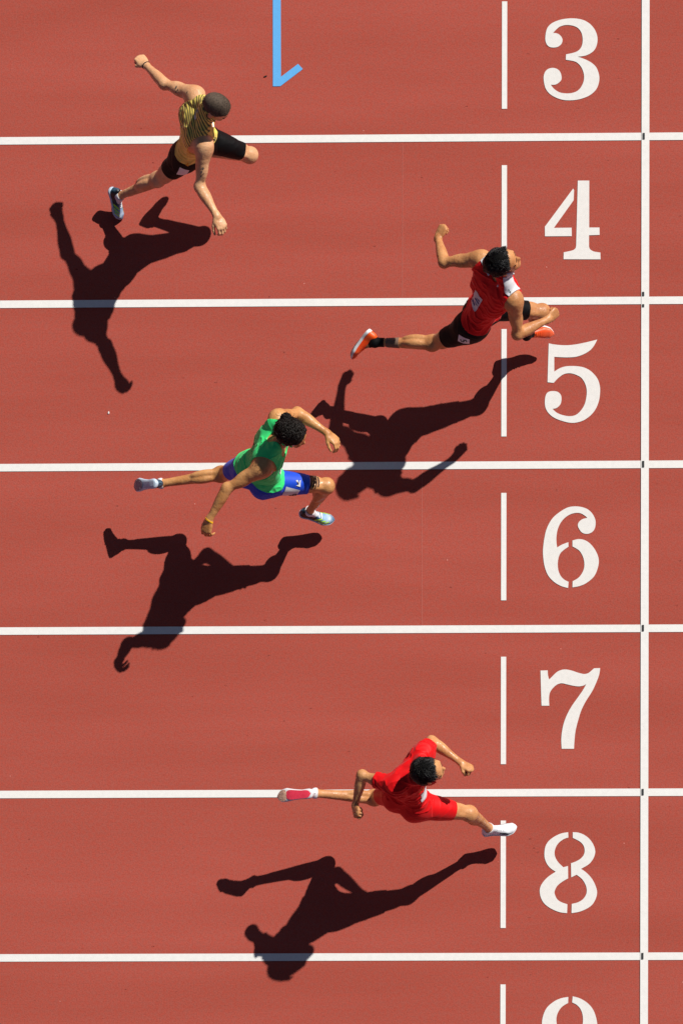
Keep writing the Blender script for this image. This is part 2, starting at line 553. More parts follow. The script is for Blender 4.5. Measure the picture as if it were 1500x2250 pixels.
def surface(groups, h):
    lo = np.min([p.lo for g in groups for p in g.prims], axis=0) - 0.03
    hi = np.max([p.hi for g in groups for p in g.prims], axis=0) + 0.03
    dim = np.ceil((hi - lo) / h).astype(int) + 1
    ax = [(lo[i] + np.arange(dim[i]) * h).astype(np.float32) for i in range(3)]
    F = np.full(dim, 1.0, np.float32)

    def window(l, hh, m):
        s0 = np.maximum(((l - m - lo) / h).astype(int), 0)
        s1 = np.minimum(((hh + m - lo) / h).astype(int) + 2, dim)
        return s0, s1
    for g in groups:
        gl = np.min([p.lo for p in g.prims], axis=0)
        gh = np.max([p.hi for p in g.prims], axis=0)
        mg = 0.045
        s0, s1 = window(gl, gh, mg)
        D = np.full(s1 - s0, 1.0, np.float32)
        for p in g.prims:
            a0, a1 = window(p.lo, p.hi, max(p.k, 0.012) + 0.006)
            a0, a1 = np.maximum(a0, s0), np.minimum(a1, s1)
            x = ax[0][a0[0]:a1[0], None, None]
            y = ax[1][None, a0[1]:a1[1], None]
            z = ax[2][None, None, a0[2]:a1[2]]
            sl = tuple(slice(a0[i] - s0[i], a1[i] - s0[i]) for i in range(3))
            D[sl] = smin(D[sl], p.ev(x, y, z).astype(np.float32), p.k)
        for p in g.cuts:
            a0, a1 = window(p.lo, p.hi, 0.02)
            a0, a1 = np.maximum(a0, s0), np.minimum(a1, s1)
            x = ax[0][a0[0]:a1[0], None, None]
            y = ax[1][None, a0[1]:a1[1], None]
            z = ax[2][None, None, a0[2]:a1[2]]
            sl = tuple(slice(a0[i] - s0[i], a1[i] - s0[i]) for i in range(3))
            D[sl] = -smin(-D[sl], p.ev(x, y, z).astype(np.float32), p.k)
        gs = tuple(slice(s0[i], s1[i]) for i in range(3))
        if g.joint is None:
            F[gs] = np.minimum(F[gs], D)
        else:
            x = ax[0][s0[0]:s1[0], None, None] - g.joint[0]
            y = ax[1][None, s0[1]:s1[1], None] - g.joint[1]
            z = ax[2][None, None, s0[2]:s1[2]] - g.joint[2]
            kk = np.clip(1.6 - np.sqrt(x * x + y * y + z * z) / g.reach, 0, 1) * g.k
            kk = np.maximum(kk, 0.0015).astype(np.float32)
            F[gs] = smin(F[gs], D, kk)
        del D
    # surface nets
    I = F < 0
    s = np.zeros(dim - 1, np.uint8)
    for dx in (0, 1):
        for dy in (0, 1):
            for dz in (0, 1):
                s += I[dx:dim[0] - 1 + dx, dy:dim[1] - 1 + dy, dz:dim[2] - 1 + dz]
    ii, jj, kk = np.nonzero((s > 0) & (s < 8))
    del s
    corner = [(0, 0, 0), (1, 0, 0), (0, 1, 0), (1, 1, 0), (0, 0, 1), (1, 0, 1), (0, 1, 1), (1, 1, 1)]
    cv = np.stack([F[ii + c[0], jj + c[1], kk + c[2]] for c in corner], 1).astype(np.float64)
    acc = np.zeros((len(ii), 3))
    cnt = np.zeros(len(ii))
    edges = [(0, 1), (2, 3), (4, 5), (6, 7), (0, 2), (1, 3), (4, 6), (5, 7), (0, 4), (1, 5), (2, 6), (3, 7)]
    cn = np.array(corner, float)
    for a, b in edges:
        m = (cv[:, a] < 0) != (cv[:, b] < 0)
        t = cv[m, a] / (cv[m, a] - cv[m, b])
        acc[m] += cn[a] + (cn[b] - cn[a]) * t[:, None]
        cnt[m] += 1
    V = (np.stack([ii, jj, kk], 1) + acc / cnt[:, None]) * h + lo
    key = (ii * (dim[1] - 1) + jj) * (dim[2] - 1) + kk
    idx = lambda i, j, k: np.searchsorted(key, (i * (dim[1] - 1) + j) * (dim[2] - 1) + k)
    Q = []
    c0 = cv[:, 0] < 0
    for axn, ci, (u, v) in ((0, 1, (1, 2)), (1, 2, (2, 0)), (2, 4, (0, 1))):
        m = c0 != (cv[:, ci] < 0)
        p = np.stack([ii[m], jj[m], kk[m]], 1)
        e = np.eye(3, dtype=int)
        q = np.stack([idx(*(p - e[u] - e[v]).T), idx(*(p - e[v]).T), idx(*p.T), idx(*(p - e[u]).T)], 1)
        fl = ~c0[m]
        q[fl] = q[fl][:, ::-1]
        Q.append(q)
    Q = np.concatenate(Q)
    return V, Q


def taubin(V, Q, it=2):
    n = len(V)
    a = Q[:, [0, 1, 2, 3]].ravel()
    b = Q[:, [1, 2, 3, 0]].ravel()
    A, B = np.concatenate([a, b]), np.concatenate([b, a])
    deg = np.bincount(A, minlength=n).astype(float)
    deg[deg == 0] = 1
    for _ in range(it):
        for lam in (0.5, -0.52):
            L = np.stack([np.bincount(A, V[B, c], minlength=n) for c in range(3)], 1) / deg[:, None] - V
            V = V + lam * L
    return V


def normals(V, T):
    n = np.cross(V[T[:, 1]] - V[T[:, 0]], V[T[:, 2]] - V[T[:, 0]])
    out = np.stack([sum(np.bincount(T[:, i], n[:, c], minlength=len(V)) for i in range(3)) for c in range(3)], 1)
    return out / (np.linalg.norm(out, axis=1, keepdims=True) + 1e-12)


def clip_mesh(V, Nn, T, f, extra=None):
    """keep the part of a triangle mesh where f > 0, cutting triangles cleanly"""
    ins = f > 0
    c = ins[T].sum(1)
    full = T[c == 3]
    A = np.concatenate([V, Nn] + ([extra] if extra is not None else []), 1)
    t1, t2 = T[c == 1], T[c == 2]
    sh1 = np.argmax(ins[t1], 1) if len(t1) else np.zeros(0, int)
    sh2 = np.argmax(~ins[t2], 1) if len(t2) else np.zeros(0, int)
    rot = lambda t, s: np.stack([t[np.arange(len(t)), (s + i) % 3] for i in range(3)], 1) if len(t) else t.reshape(0, 3)
    t1, t2 = rot(t1, sh1), rot(t2, sh2)
    E = np.concatenate([t1[:, [0, 1]], t1[:, [0, 2]], t2[:, [0, 1]], t2[:, [0, 2]]])
    if len(E) == 0:
        out = full
        VV = A
    else:
        Es = np.sort(E, 1)
        key = Es[:, 0].astype(np.int64) * len(V) + Es[:, 1]
        uk, inv = np.unique(key, return_inverse=True)
        ea, eb = (uk // len(V)).astype(int), (uk % len(V)).astype(int)
        w = f[ea] / (f[ea] - f[eb])
        VV = np.concatenate([A, A[ea] + (A[eb] - A[ea]) * w[:, None]])
        inv = inv + len(V)
        n1, n2 = len(t1), len(t2)
        i1, i2, i3, i4 = inv[:n1], inv[n1:2 * n1], inv[2 * n1:2 * n1 + n2], inv[2 * n1 + n2:]
        out = np.concatenate([full, np.stack([t1[:, 0], i1, i2], 1), np.stack([i3, t2[:, 1], t2[:, 2]], 1), np.stack([i3, t2[:, 2], i4], 1)])
    used, inv = np.unique(out, return_inverse=True)
    VV = VV[used]
    out = inv.reshape(out.shape)
    return VV[:, :3], VV[:, 3:6], out, (VV[:, 6:] if extra is not None else None)


def boundary(T):
    E = np.concatenate([T[:, [0, 1]], T[:, [1, 2]], T[:, [2, 0]]])
    key = np.sort(E, 1)
    _, inv, cnt = np.unique(key, axis=0, return_inverse=True, return_counts=True)
    inv = inv.ravel()
    return E[cnt[inv] == 1]


def garment(name, V, Nn, T, f, off, mat, parent, wrinkle=0.0, extra=None, rim=True, wscale=14.0, keep=None):
    v, n, t, ex = clip_mesh(V, Nn, T, f, extra)
    if len(t) == 0:
        return None, None
    n = n / (np.linalg.norm(n, axis=1, keepdims=True) + 1e-9)
    d = np.full(len(v), off)
    if wrinkle:
        w = np.array([1 - abs(noise.noise(Vector((q[0] * .55, q[1] * .55, q[2] * 1.35)) * wscale + Vector((noise.noise(Vector(q) * 6.0) * 1.2, 0, 0)))) * 2.2
                      for q in v])
        d = d + wrinkle * np.clip(w, 0, 1) ** 2
    vo = v + n * d[:, None]
    tris = t
    allv, ext = vo, ex
    if rim:
        be = boundary(t)
        m = len(vo)
        allv = np.concatenate([vo, v - n * 0.002])
        ext = None if ex is None else np.concatenate([ex, ex])
        a, b = be[:, 0], be[:, 1]
        side = np.concatenate([np.stack([b, a, a + m], 1), np.stack([b, a + m, b + m], 1)])
        tris = np.concatenate([t, side])
        used, inv = np.unique(tris, return_inverse=True)
        allv = allv[used]
        ext = None if ext is None else ext[used]
        tris = inv.reshape(tris.shape)
    attrs = None if ext is None else {'garment': ext}
    o = mesh_obj(name, allv, tris, mat, parent, True, attrs)
    return o, BVHTree.FromPolygons([Vector(p) for p in vo], t.tolist())


def drape(name, pts, faces, bvh, org, du, dv, inward, mat, parent, lift=0.003):
    """lay a flat 2-D shape on a surface: cast each point inward onto it"""
    V, ok = [], []
    inward = Vector(nrm(inward))
    for (a, b) in pts:
        p = Vector(org) + Vector(du) * a + Vector(dv) * b - inward * 0.25
        hit = bvh.ray_cast(p, inward, 0.5)
        if hit[0] is None:
            near = bvh.find_nearest(Vector(org) + Vector(du) * a + Vector(dv) * b)
            V.append(near[0] - inward * lift if near[0] is not None else p)
            ok.append(False)
        else:
            V.append(hit[0] - inward * lift)
            ok.append(True)
    F = [f for f in faces if all(ok[i] for i in f)]
    if not F:
        return None
    return mesh_obj(name, [tuple(v) for v in V], F, mat, parent)


def grid2(w, h, nx=10, ny=8, skew=0.0):
    pts = [((i / nx - .5) * w + (j / ny - .5) * skew, (j / ny - .5) * h) for j in range(ny + 1) for i in range(nx + 1)]
    F = [(j * (nx + 1) + i, j * (nx + 1) + i + 1, (j + 1) * (nx + 1) + i + 1, (j + 1) * (nx + 1) + i) for j in range(ny) for i in range(nx)]
    return pts, F


def text2(txt, height):
    """flat mesh of some lettering, centred"""
    cu = bpy.data.curves.new('lettering', 'FONT')
    cu.body = txt
    cu.align_x, cu.align_y = 'CENTER', 'CENTER'
    cu.offset = 0.012
    ob = bpy.data.objects.new('lettering', cu)
    COL.objects.link(ob)
    bpy.context.view_layer.update()
    me = ob.evaluated_get(bpy.context.evaluated_depsgraph_get()).to_mesh()
    pts = [(v.co.x, v.co.y) for v in me.vertices]
    F = [tuple(p.vertices) for p in me.polygons]
    bpy.data.objects.remove(ob)
    bpy.data.curves.remove(cu)
    ys = [p[1] for p in pts]
    xs = [p[0] for p in pts]
    s = height / (max(ys) - min(ys))
    cx, cy = (max(xs) + min(xs)) / 2, (max(ys) + min(ys)) / 2
    pts = [((x - cx) * s, (y - cy) * s) for x, y in pts]
    # split long triangles so that the lettering follows the cloth
    bm = bmesh.new()
    bv = [bm.verts.new((p[0], p[1], 0)) for p in pts]
    for f in F:
        try:
            bm.faces.new([bv[i] for i in f])
        except ValueError:
            pass
    bmesh.ops.triangulate(bm, faces=bm.faces)
    for _ in range(2):
        long_e = [e for e in bm.edges if e.calc_length() > 0.012]
        if long_e:
            bmesh.ops.subdivide_edges(bm, edges=long_e, cuts=1)
            bmesh.ops.triangulate(bm, faces=bm.faces)
    bm.verts.index_update()
    pts = [(v.co.x, v.co.y) for v in bm.verts]
    F = [tuple(v.index for v in f.verts) for f in bm.faces]
    bm.free()
    return pts, F


# ------------------------------------------------------------------ athletes
def smooth01(t):
    t = np.clip(t, 0, 1)
    return t * t * (3 - 2 * t)


def hand_prims(wr, ha, back, thumb_side, curl, spread=0.0, s=1.0):
    """palm, four fingers and a thumb; back = way the back of the hand faces"""
    d = nrm(ha - wr)
    n = nrm(back - d * (back @ d))
    t = nrm(np.cross(d, n)) * thumb_side
    P = [Limb(wr - d * .012, wr + d * .012, [.025 * s, .026 * s], .02, (n, .74))]
    P.append(Blob(wr + d * .052, (d, t, n), (.056 * s, .043 * s, .0185 * s), .012))
    lens = (.070, .079, .073, .057)
    offs = (.031, .0105, -.0105, -.030)
    for i in range(4):
        kn = ha + t * offs[i] * s + d * (.002, .006, .003, -.006)[i] + n * .003
        P.append(Limb(wr + d * .02 + t * offs[i] * .6, kn, [.013 * s, .0125 * s], .010, (n, .85)))
        ang = 0.0
        p = kn
        ln = lens[i] * s * 1.1
        for j, fr in enumerate((.46, .30, .24)):
            ang += curl[j] * (1 + .06 * (i - 1.5))
            dd = nrm(d * math.cos(ang) - n * math.sin(ang) + t * spread * (1.5 - i) * (1 if j == 0 else .5))
            q = p + dd * ln * fr
            r0 = (.0105, .0098, .0090)[j] * s * (1.0 if i < 3 else .88)
            P.append(Limb(p, q, [r0, r0 * .93], .003))
            p = q
    th0 = wr + d * .022 + t * .026 * s - n * .006
    closed = curl[0] > 0.9
    a = th0 + nrm(d * .75 + t * .55 - n * .35) * .040 * s
    if closed:
        b = a + nrm(d * .55 - t * .35 - n * .75) * .033 * s
        c = b + nrm(-t * .95 - n * .25 + d * .1) * .027 * s
    else:
        b = a + nrm(d * .85 + t * .28 - n * .35) * .032 * s
        c = b + nrm(d * .95 + t * .05 - n * .35) * .026 * s
    P += [Limb(th0, a, [.0165 * s, .0135 * s], .012), Limb(a, b, [.0125 * s, .011 * s], .004), Limb(b, c, [.011 * s, .0092 * s], .004)]
    return P


def shoe_loft(L, wscale=1.0):
    def w(t):
        base = np.interp(t, [0, .12, .3, .5, .72, .88, 1], [.030, .034, .031, .036, .046, .040, .026]) * wscale
        e = np.sqrt(np.clip(1 - np.clip((.10 - t) / .10, 0, 1) ** 2, 0, 1)) * np.sqrt(np.clip(1 - np.clip((t - .84) / .16, 0, 1) ** 2.2, 0, 1))
        return base * np.maximum(e, .05)

    def cy(t):
        return np.interp(t, [0, .3, .7, 1], [0, .003, .0, .010])

    def zb(t):
        return np.interp(t, [0, .06, .2, .6, .8, 1], [.012, .004, 0, 0, .006, .024])

    def zt(t):
        return zb(t) + np.interp(t, [0, .3, .7, 1], [.024, .022, .024, .013])

    def h(t):
        return np.interp(t, [0, .05, .12, .22, .32, .42, .56, .72, .88, 1], [.036, .068, .074, .066, .066, .056, .043, .033, .025, .006])
    return w, cy, zb, zt, h


def make_shoe(parent, he, to, an, side, pal):
    X = nrm(to - he)
    Z = nrm((an - he) - X * ((an - he) @ X))
    Y = np.cross(Z, X)
    L = np.linalg.norm(to - he) + .016
    O = he - X * .010 - Z * .029
    w, cy, zb, zt, h = shoe_loft(L)
    ts = np.concatenate([np.linspace(0, .1, 6), np.linspace(.15, .8, 15), np.linspace(.84, 1, 9)])
    W = lambda t, y, z: O + X * (t * L) + Y * (y + cy(t) * -side) + Z * z

    def up_pt(t, th, lift=0.0):
        c, s_ = math.cos(th), math.sin(th)
        y = w(t) * .97 * (abs(c) ** .75) * (1 if c > 0 else -1)
        z = zt(t) - .003 + h(t) * max(s_, 0) ** .8
        p = W(t, y, z)
        return p + nrm(Y * c * .8 + Z * s_) * lift
    # upper
    NT = 17
    V, F, A = [], [], []
    for t in ts:
        for j in range(NT):
            th = math.pi * j / (NT - 1)
            V.append(up_pt(t, th))
            A.append((t, j / (NT - 1), side))
    n = len(ts)
    for i in range(n - 1):
        for j in range(NT - 1):
            F.append((i * NT + j, (i + 1) * NT + j, (i + 1) * NT + j + 1, i * NT + j + 1))
    upper = mesh_obj('shoe', V, F, pal['upper'], parent, True, {'garment': A})
    # sole
    V, F, A = [], [], []
    prof = [(-.80, 0, 1), (-.97, .25, 0), (-1.03, .6, 0), (-1.0, 1.0, 0), (-.6, 1.05, 0), (.6, 1.05, 0), (1.0, 1.0, 0), (1.03, .6, 0), (.97, .25, 0), (.80, 0, 1), (.4, -.02, 1), (0, -.03, 1), (-.4, -.02, 1)]
    NP = len(prof)
    for t in ts:
        a, b = zb(t), zt(t)
        for y, f, _ in prof:
            V.append(W(t, y * w(t) * 1.06, a + (b - a) * f))
            A.append((t, y, f))
    for i in range(n - 1):
        for j in range(NP):
            k = (j + 1) % NP
            F.append((i * NP + j, i * NP + k, (i + 1) * NP + k, (i + 1) * NP + j))
    F.append(tuple(range(NP))[::-1])
    F.append(tuple((n - 1) * NP + j for j in range(NP)))
    mesh_obj('sole', V, F, pal['sole'], upper, True, {'garment': A})
    # outsole plate
    if 'plate' in pal:
        for nm, t0, t1, wd, mt in pal['plate']:
            V, F = [], []
            m = 14
            for i in range(m + 1):
                t = t0 + (t1 - t0) * i / m
                e = math.sqrt(max(0, 1 - (2 * i / m - 1) ** 4)) * wd
                for y in (-1, -.5, 0, .5, 1):
                    V.append(W(t, y * w(t) * max(e, .03), zb(t) - .0032 - .001 * (1 - y * y)))
            for i in range(m):
                for j in range(4):
                    F.append((i * 5 + j, (i + 1) * 5 + j, (i + 1) * 5 + j + 1, i * 5 + j + 1))
            mesh_obj(nm, V, F, mt, upper)
    # spikes
    for (t, y) in ((.62, -.6), (.62, .6), (.74, -.72), (.74, .7), (.87, -.5), (.88, .45)):
        c = W(t, y * w(t), zb(t))
        V = [c + X * .0035 * math.cos(a) + Y * .0035 * math.sin(a) for a in np.linspace(0, 2 * math.pi, 7)[:-1]] + [c - Z * .009]
        mesh_obj('spike', V, [(i, (i + 1) % 6, 6) for i in range(6)], pal['spike'], upper, False)
    # stripes on both flanks
    if 'stripe' in pal:
        for sd in (0, 1):
            for i in range(3):
                V, F = [], []
                m = 7
                for a in range(m + 1):
                    f = a / m
                    th = .10 + 1.02 * f * (1 - .10 * i)
                    th = th if sd == 0 else math.pi - th
                    tc = .60 + .105 * i - .15 * (1 - f) * 1.0 + .02 * f
                    for b in (0, .5, 1):
                        V.append(up_pt(min(tc + (b - .5) * .070 * (1 - .2 * f), .97), th, .0022))
                for a in range(m):
                    for b in (0, 1):
                        F.append((a * 3 + b, a * 3 + b + 1, a * 3 + b + 4, a * 3 + b + 3))
                mesh_obj('stripe', V, F, pal['stripe'], upper)
    if 'flash' in pal:                       # one dark wave on each flank
        for sd in (0, 1):
            V, F = [], []
            m = 12
            for a in range(m + 1):
                f = a / m
                t = .48 + .40 * f
                for b in (0, 1, 2):
                    th = .20 + (.55 * math.sin(math.pi * min(1, f * 1.15)) ** .8 * (1 - f * .3)) * b / 2
                    V.append(up_pt(t, th if sd == 0 else math.pi - th, .0022))
            for a in range(m):
                for b in (0, 1):
                    F.append((a * 3 + b, a * 3 + b + 1, a * 3 + b + 4, a * 3 + b + 3))
            mesh_obj('side_flash', V, F, pal['flash'], upper)
    # laces
    for i in range(5):
        t = .40 + .052 * i
        V, F = [], []
        m = 6
        for a in range(m + 1):
            th = math.radians(62 + 56 * a / m)
            for b, lf in ((0, .001), (.5, .0045), (1, .001)):
                V.append(up_pt(t + (b - .5) * .028 + .012 * (a / m - .5) * (-1) ** i, th, lf))
        for a in range(m):
            for b in (0, 1):
                F.append((a * 3 + b, a * 3 + b + 1, a * 3 + b + 4, a * 3 + b + 3))
        mesh_obj('lace', V, F, pal['lace'], upper)
    return upper


def shoe_upper_material(name, stops, rough=0.45, blot=0.25):
    m, nt, b = nodes_of(name)
    at = nt.nodes.new('ShaderNodeAttribute')
    at.attribute_name = 'garment'
    sep = nt.nodes.new('ShaderNodeSeparateXYZ')
    nt.links.new(at.outputs['Vector'], sep.inputs[0])
    v = mapped(nt)
    nz = tex_noise(nt, v, 45.0, 3.0)
    f = math_n(nt, 'ADD', sep.outputs['X'], math_n(nt, 'MULTIPLY', math_n(nt, 'SUBTRACT', nz, 0.5), blot))
    c = ramp(nt, f, stops)
    nt.links.new(c, b.inputs['Base Color'])
    b.inputs['Roughness'].default_value = rough
    bump(nt, b, tex_noise(nt, v, 300.0, 1.0), 0.15, 0.002)
    return m


def tubes(paths, r0, r1, seg=3):
    """many tapered strands: paths (M,K,3)"""
    M, K, _ = paths.shape
    tan = np.gradient(paths, axis=1)
    tan /= np.linalg.norm(tan, axis=2, keepdims=True) + 1e-9
    ref = rng.normal(size=(M, 1, 3))
    a = np.cross(tan, ref)
    a /= np.linalg.norm(a, axis=2, keepdims=True) + 1e-9
    b = np.cross(tan, a)
    rad = (r0 + (r1 - r0) * np.linspace(0, 1, K) ** 1.5)[None, :, None]
    V = np.stack([paths + rad * (a * math.cos(2 * math.pi * s / seg) + b * math.sin(2 * math.pi * s / seg)) for s in range(seg)], 2)
    base = np.arange(M)[:, None, None] * K * seg + np.arange(K - 1)[None, :, None] * seg
    s = np.arange(seg)[None, None, :]
    s2 = (s + 1) % seg
    Q = np.stack([base + s, base + s2, base + s2 + seg, base + s + seg], -1).reshape(-1, 4)
    return V.reshape(-1, 3), Q


def add_hair(body_parent, V, Nn, T, mask, hc, hr, hf, hu, style, mat):
    cap_off = {'buzz': .0018, 'straight': .012, 'curly': .014}[style]
    cap_mat = mat if style == 'buzz' else MAT['hair_under']
    cap, _ = garment('hair', V, Nn, T, mask, cap_off, cap_mat, body_parent, wrinkle=0.0 if style == 'buzz' else .005, wscale=46.0)
    if style == 'buzz':
        cnt, K = 5200, 2
    else:
        cnt, K = (5200, 6) if style == 'straight' else (3000, 11)
    cen = V[T].mean(1)
    fm = mask[T].min(1)
    cand = np.nonzero(fm > -.001)[0]
    pick = rng.choice(cand, cnt)
    wgt = rng.dirichlet((1, 1, 1), cnt)
    p = (V[T[pick]] * wgt[:, :, None]).sum(1)
    n = Nn[T[pick]].mean(1)
    n /= np.linalg.norm(n, axis=1, keepdims=True)
    tt = np.linspace(0, 1, K)
    rel = p - hc
    if style == 'buzz':
        path = p[:, None] + n[:, None] * (.0005 + .0035 * tt)[None, :, None] + (hf * .003) * tt[None, :, None]
        v, q = tubes(path, .0005, .0003)
    elif style == 'straight':
        swirl = hc - hf * .045 + hu * .10
        out = p - swirl
        comb = out - n * (out * n).sum(1, keepdims=True)
        comb /= np.linalg.norm(comb, axis=1, keepdims=True) + .02
        lock = np.array([[noise.noise(Vector(x) * 22 + Vector((k * 7., 0, 0))) for k in range(3)] for x in p])
        comb = comb * .8 + hf * .05 + lock * .42 + rng.normal(size=comb.shape) * .05
        front = np.clip((rel @ hf - .03) / .03, 0, 1)
        ln = rng.uniform(.030, .056, cnt) * (1 - .60 * front)
        lift = rng.uniform(.003, .007, cnt)
        path = p[:, None] + comb[:, None] * (ln[:, None] * tt[None])[:, :, None] + n[:, None] * (lift[:, None] * np.sin(tt * 2.3)[None] + .009)[:, :, None]
        v, q = tubes(path, .0019, .0007)
    else:
        back = hc - hf * .085 + hu * .055
        out = back - p
        comb = out - n * (out * n).sum(1, keepdims=True)
        comb /= np.linalg.norm(comb, axis=1, keepdims=True) + .02
        ln = rng.uniform(.035, .07, cnt)
        a1 = np.cross(n, comb)
        ph = rng.uniform(0, 6.28, cnt)
        amp = rng.uniform(.006, .015, cnt)
        wig = tt[None] * rng.uniform(8, 15, cnt)[:, None] + ph[:, None]
        path = (p[:, None] + comb[:, None] * (ln[:, None] * tt[None])[:, :, None]
                + n[:, None] * (.012 + amp[:, None] * np.sin(wig))[:, :, None] + a1[:, None] * (amp[:, None] * np.cos(wig))[:, :, None])
        # the knot of hair at the back of the crown
        bc = hc - hf * .088 + hu * .066 - hr * .058
        m = 900
        u = rng.normal(size=(m, 3))
        u /= np.linalg.norm(u, axis=1, keepdims=True)
        tang = np.cross(u, rng.normal(size=(m, 3)))
        tang /= np.linalg.norm(tang, axis=1, keepdims=True)
        rr = rng.uniform(.016, .036, m)
        al = tt[None] * rng.uniform(1.4, 2.6, m)[:, None]
        pb = bc + (u[:, None] * np.cos(al)[:, :, None] + tang[:, None] * np.sin(al)[:, :, None]) * rr[:, None, None] * (1 + .25 * np.sin(tt[None] * 9 + rr[:, None] * 900))[:, :, None]
        path = np.concatenate([path, pb])
        # loose ends at nape and crown
        m2 = 70
        pk = rng.integers(0, cnt, m2)
        ends = (p[pk][:, None] + n[pk][:, None] * (.012 + .016 * tt)[None, :, None] + (rng.normal(size=(m2, 1, 3)) * .020) * tt[None, :, None] - hf * .02 * tt[None, :, None]
                + (rng.normal(size=(m2, 1, 3)) * .006) * np.sin(tt * 9)[None, :, None])
        path = np.concatenate([path, ends])
        v, q = tubes(path, .0026, .0011)
        # core of the knot
        bm = bmesh.new()
        bmesh.ops.create_icosphere(bm, subdivisions=3, radius=.030)
        me_v = np.array([x.co[:] for x in bm.verts]) + bc
        me_f = [tuple(y.index for y in x.verts) for x in bm.faces]
        bm.free()
        mesh_obj('hair_knot', me_v, me_f, mat, cap)
    mesh_obj('strands', v, q, mat, cap)
    return cap


def camera_hit(bvh, px, py):
    """point of a garment under a photo pixel, with its normal"""
    f, cx, cy = 11029.43, 748.93, 3860.50
    d = Vector(((px - cx) / f, -(py - cy) / f, -1.0))
    d.rotate(cam.rotation_euler)
    d.normalize()
    h = bvh.ray_cast(cam.location, d, 100)
    return h[0], h[1], d


def patch_on(name, bvh, px, py, ang, shape, mat, parent, lift=.003):
    """lay a real-size flat shape on the cloth or skin around a point; ang = way its width runs, seen from above"""
    hit, n, d = camera_hit(bvh, px, py)
    if hit is None:
        print('no hit for', name, px, py)
        return None
    if n.dot(d) > 0:
        n = -n
    e = Vector((math.cos(ang), math.sin(ang), 0))
    du = (e - d * (e.dot(n) / d.dot(n))).normalized()
    dv = n.cross(du).normalized()
    return drape(name, shape[0], shape[1], bvh, hit, du, dv, -n, mat, parent, lift)


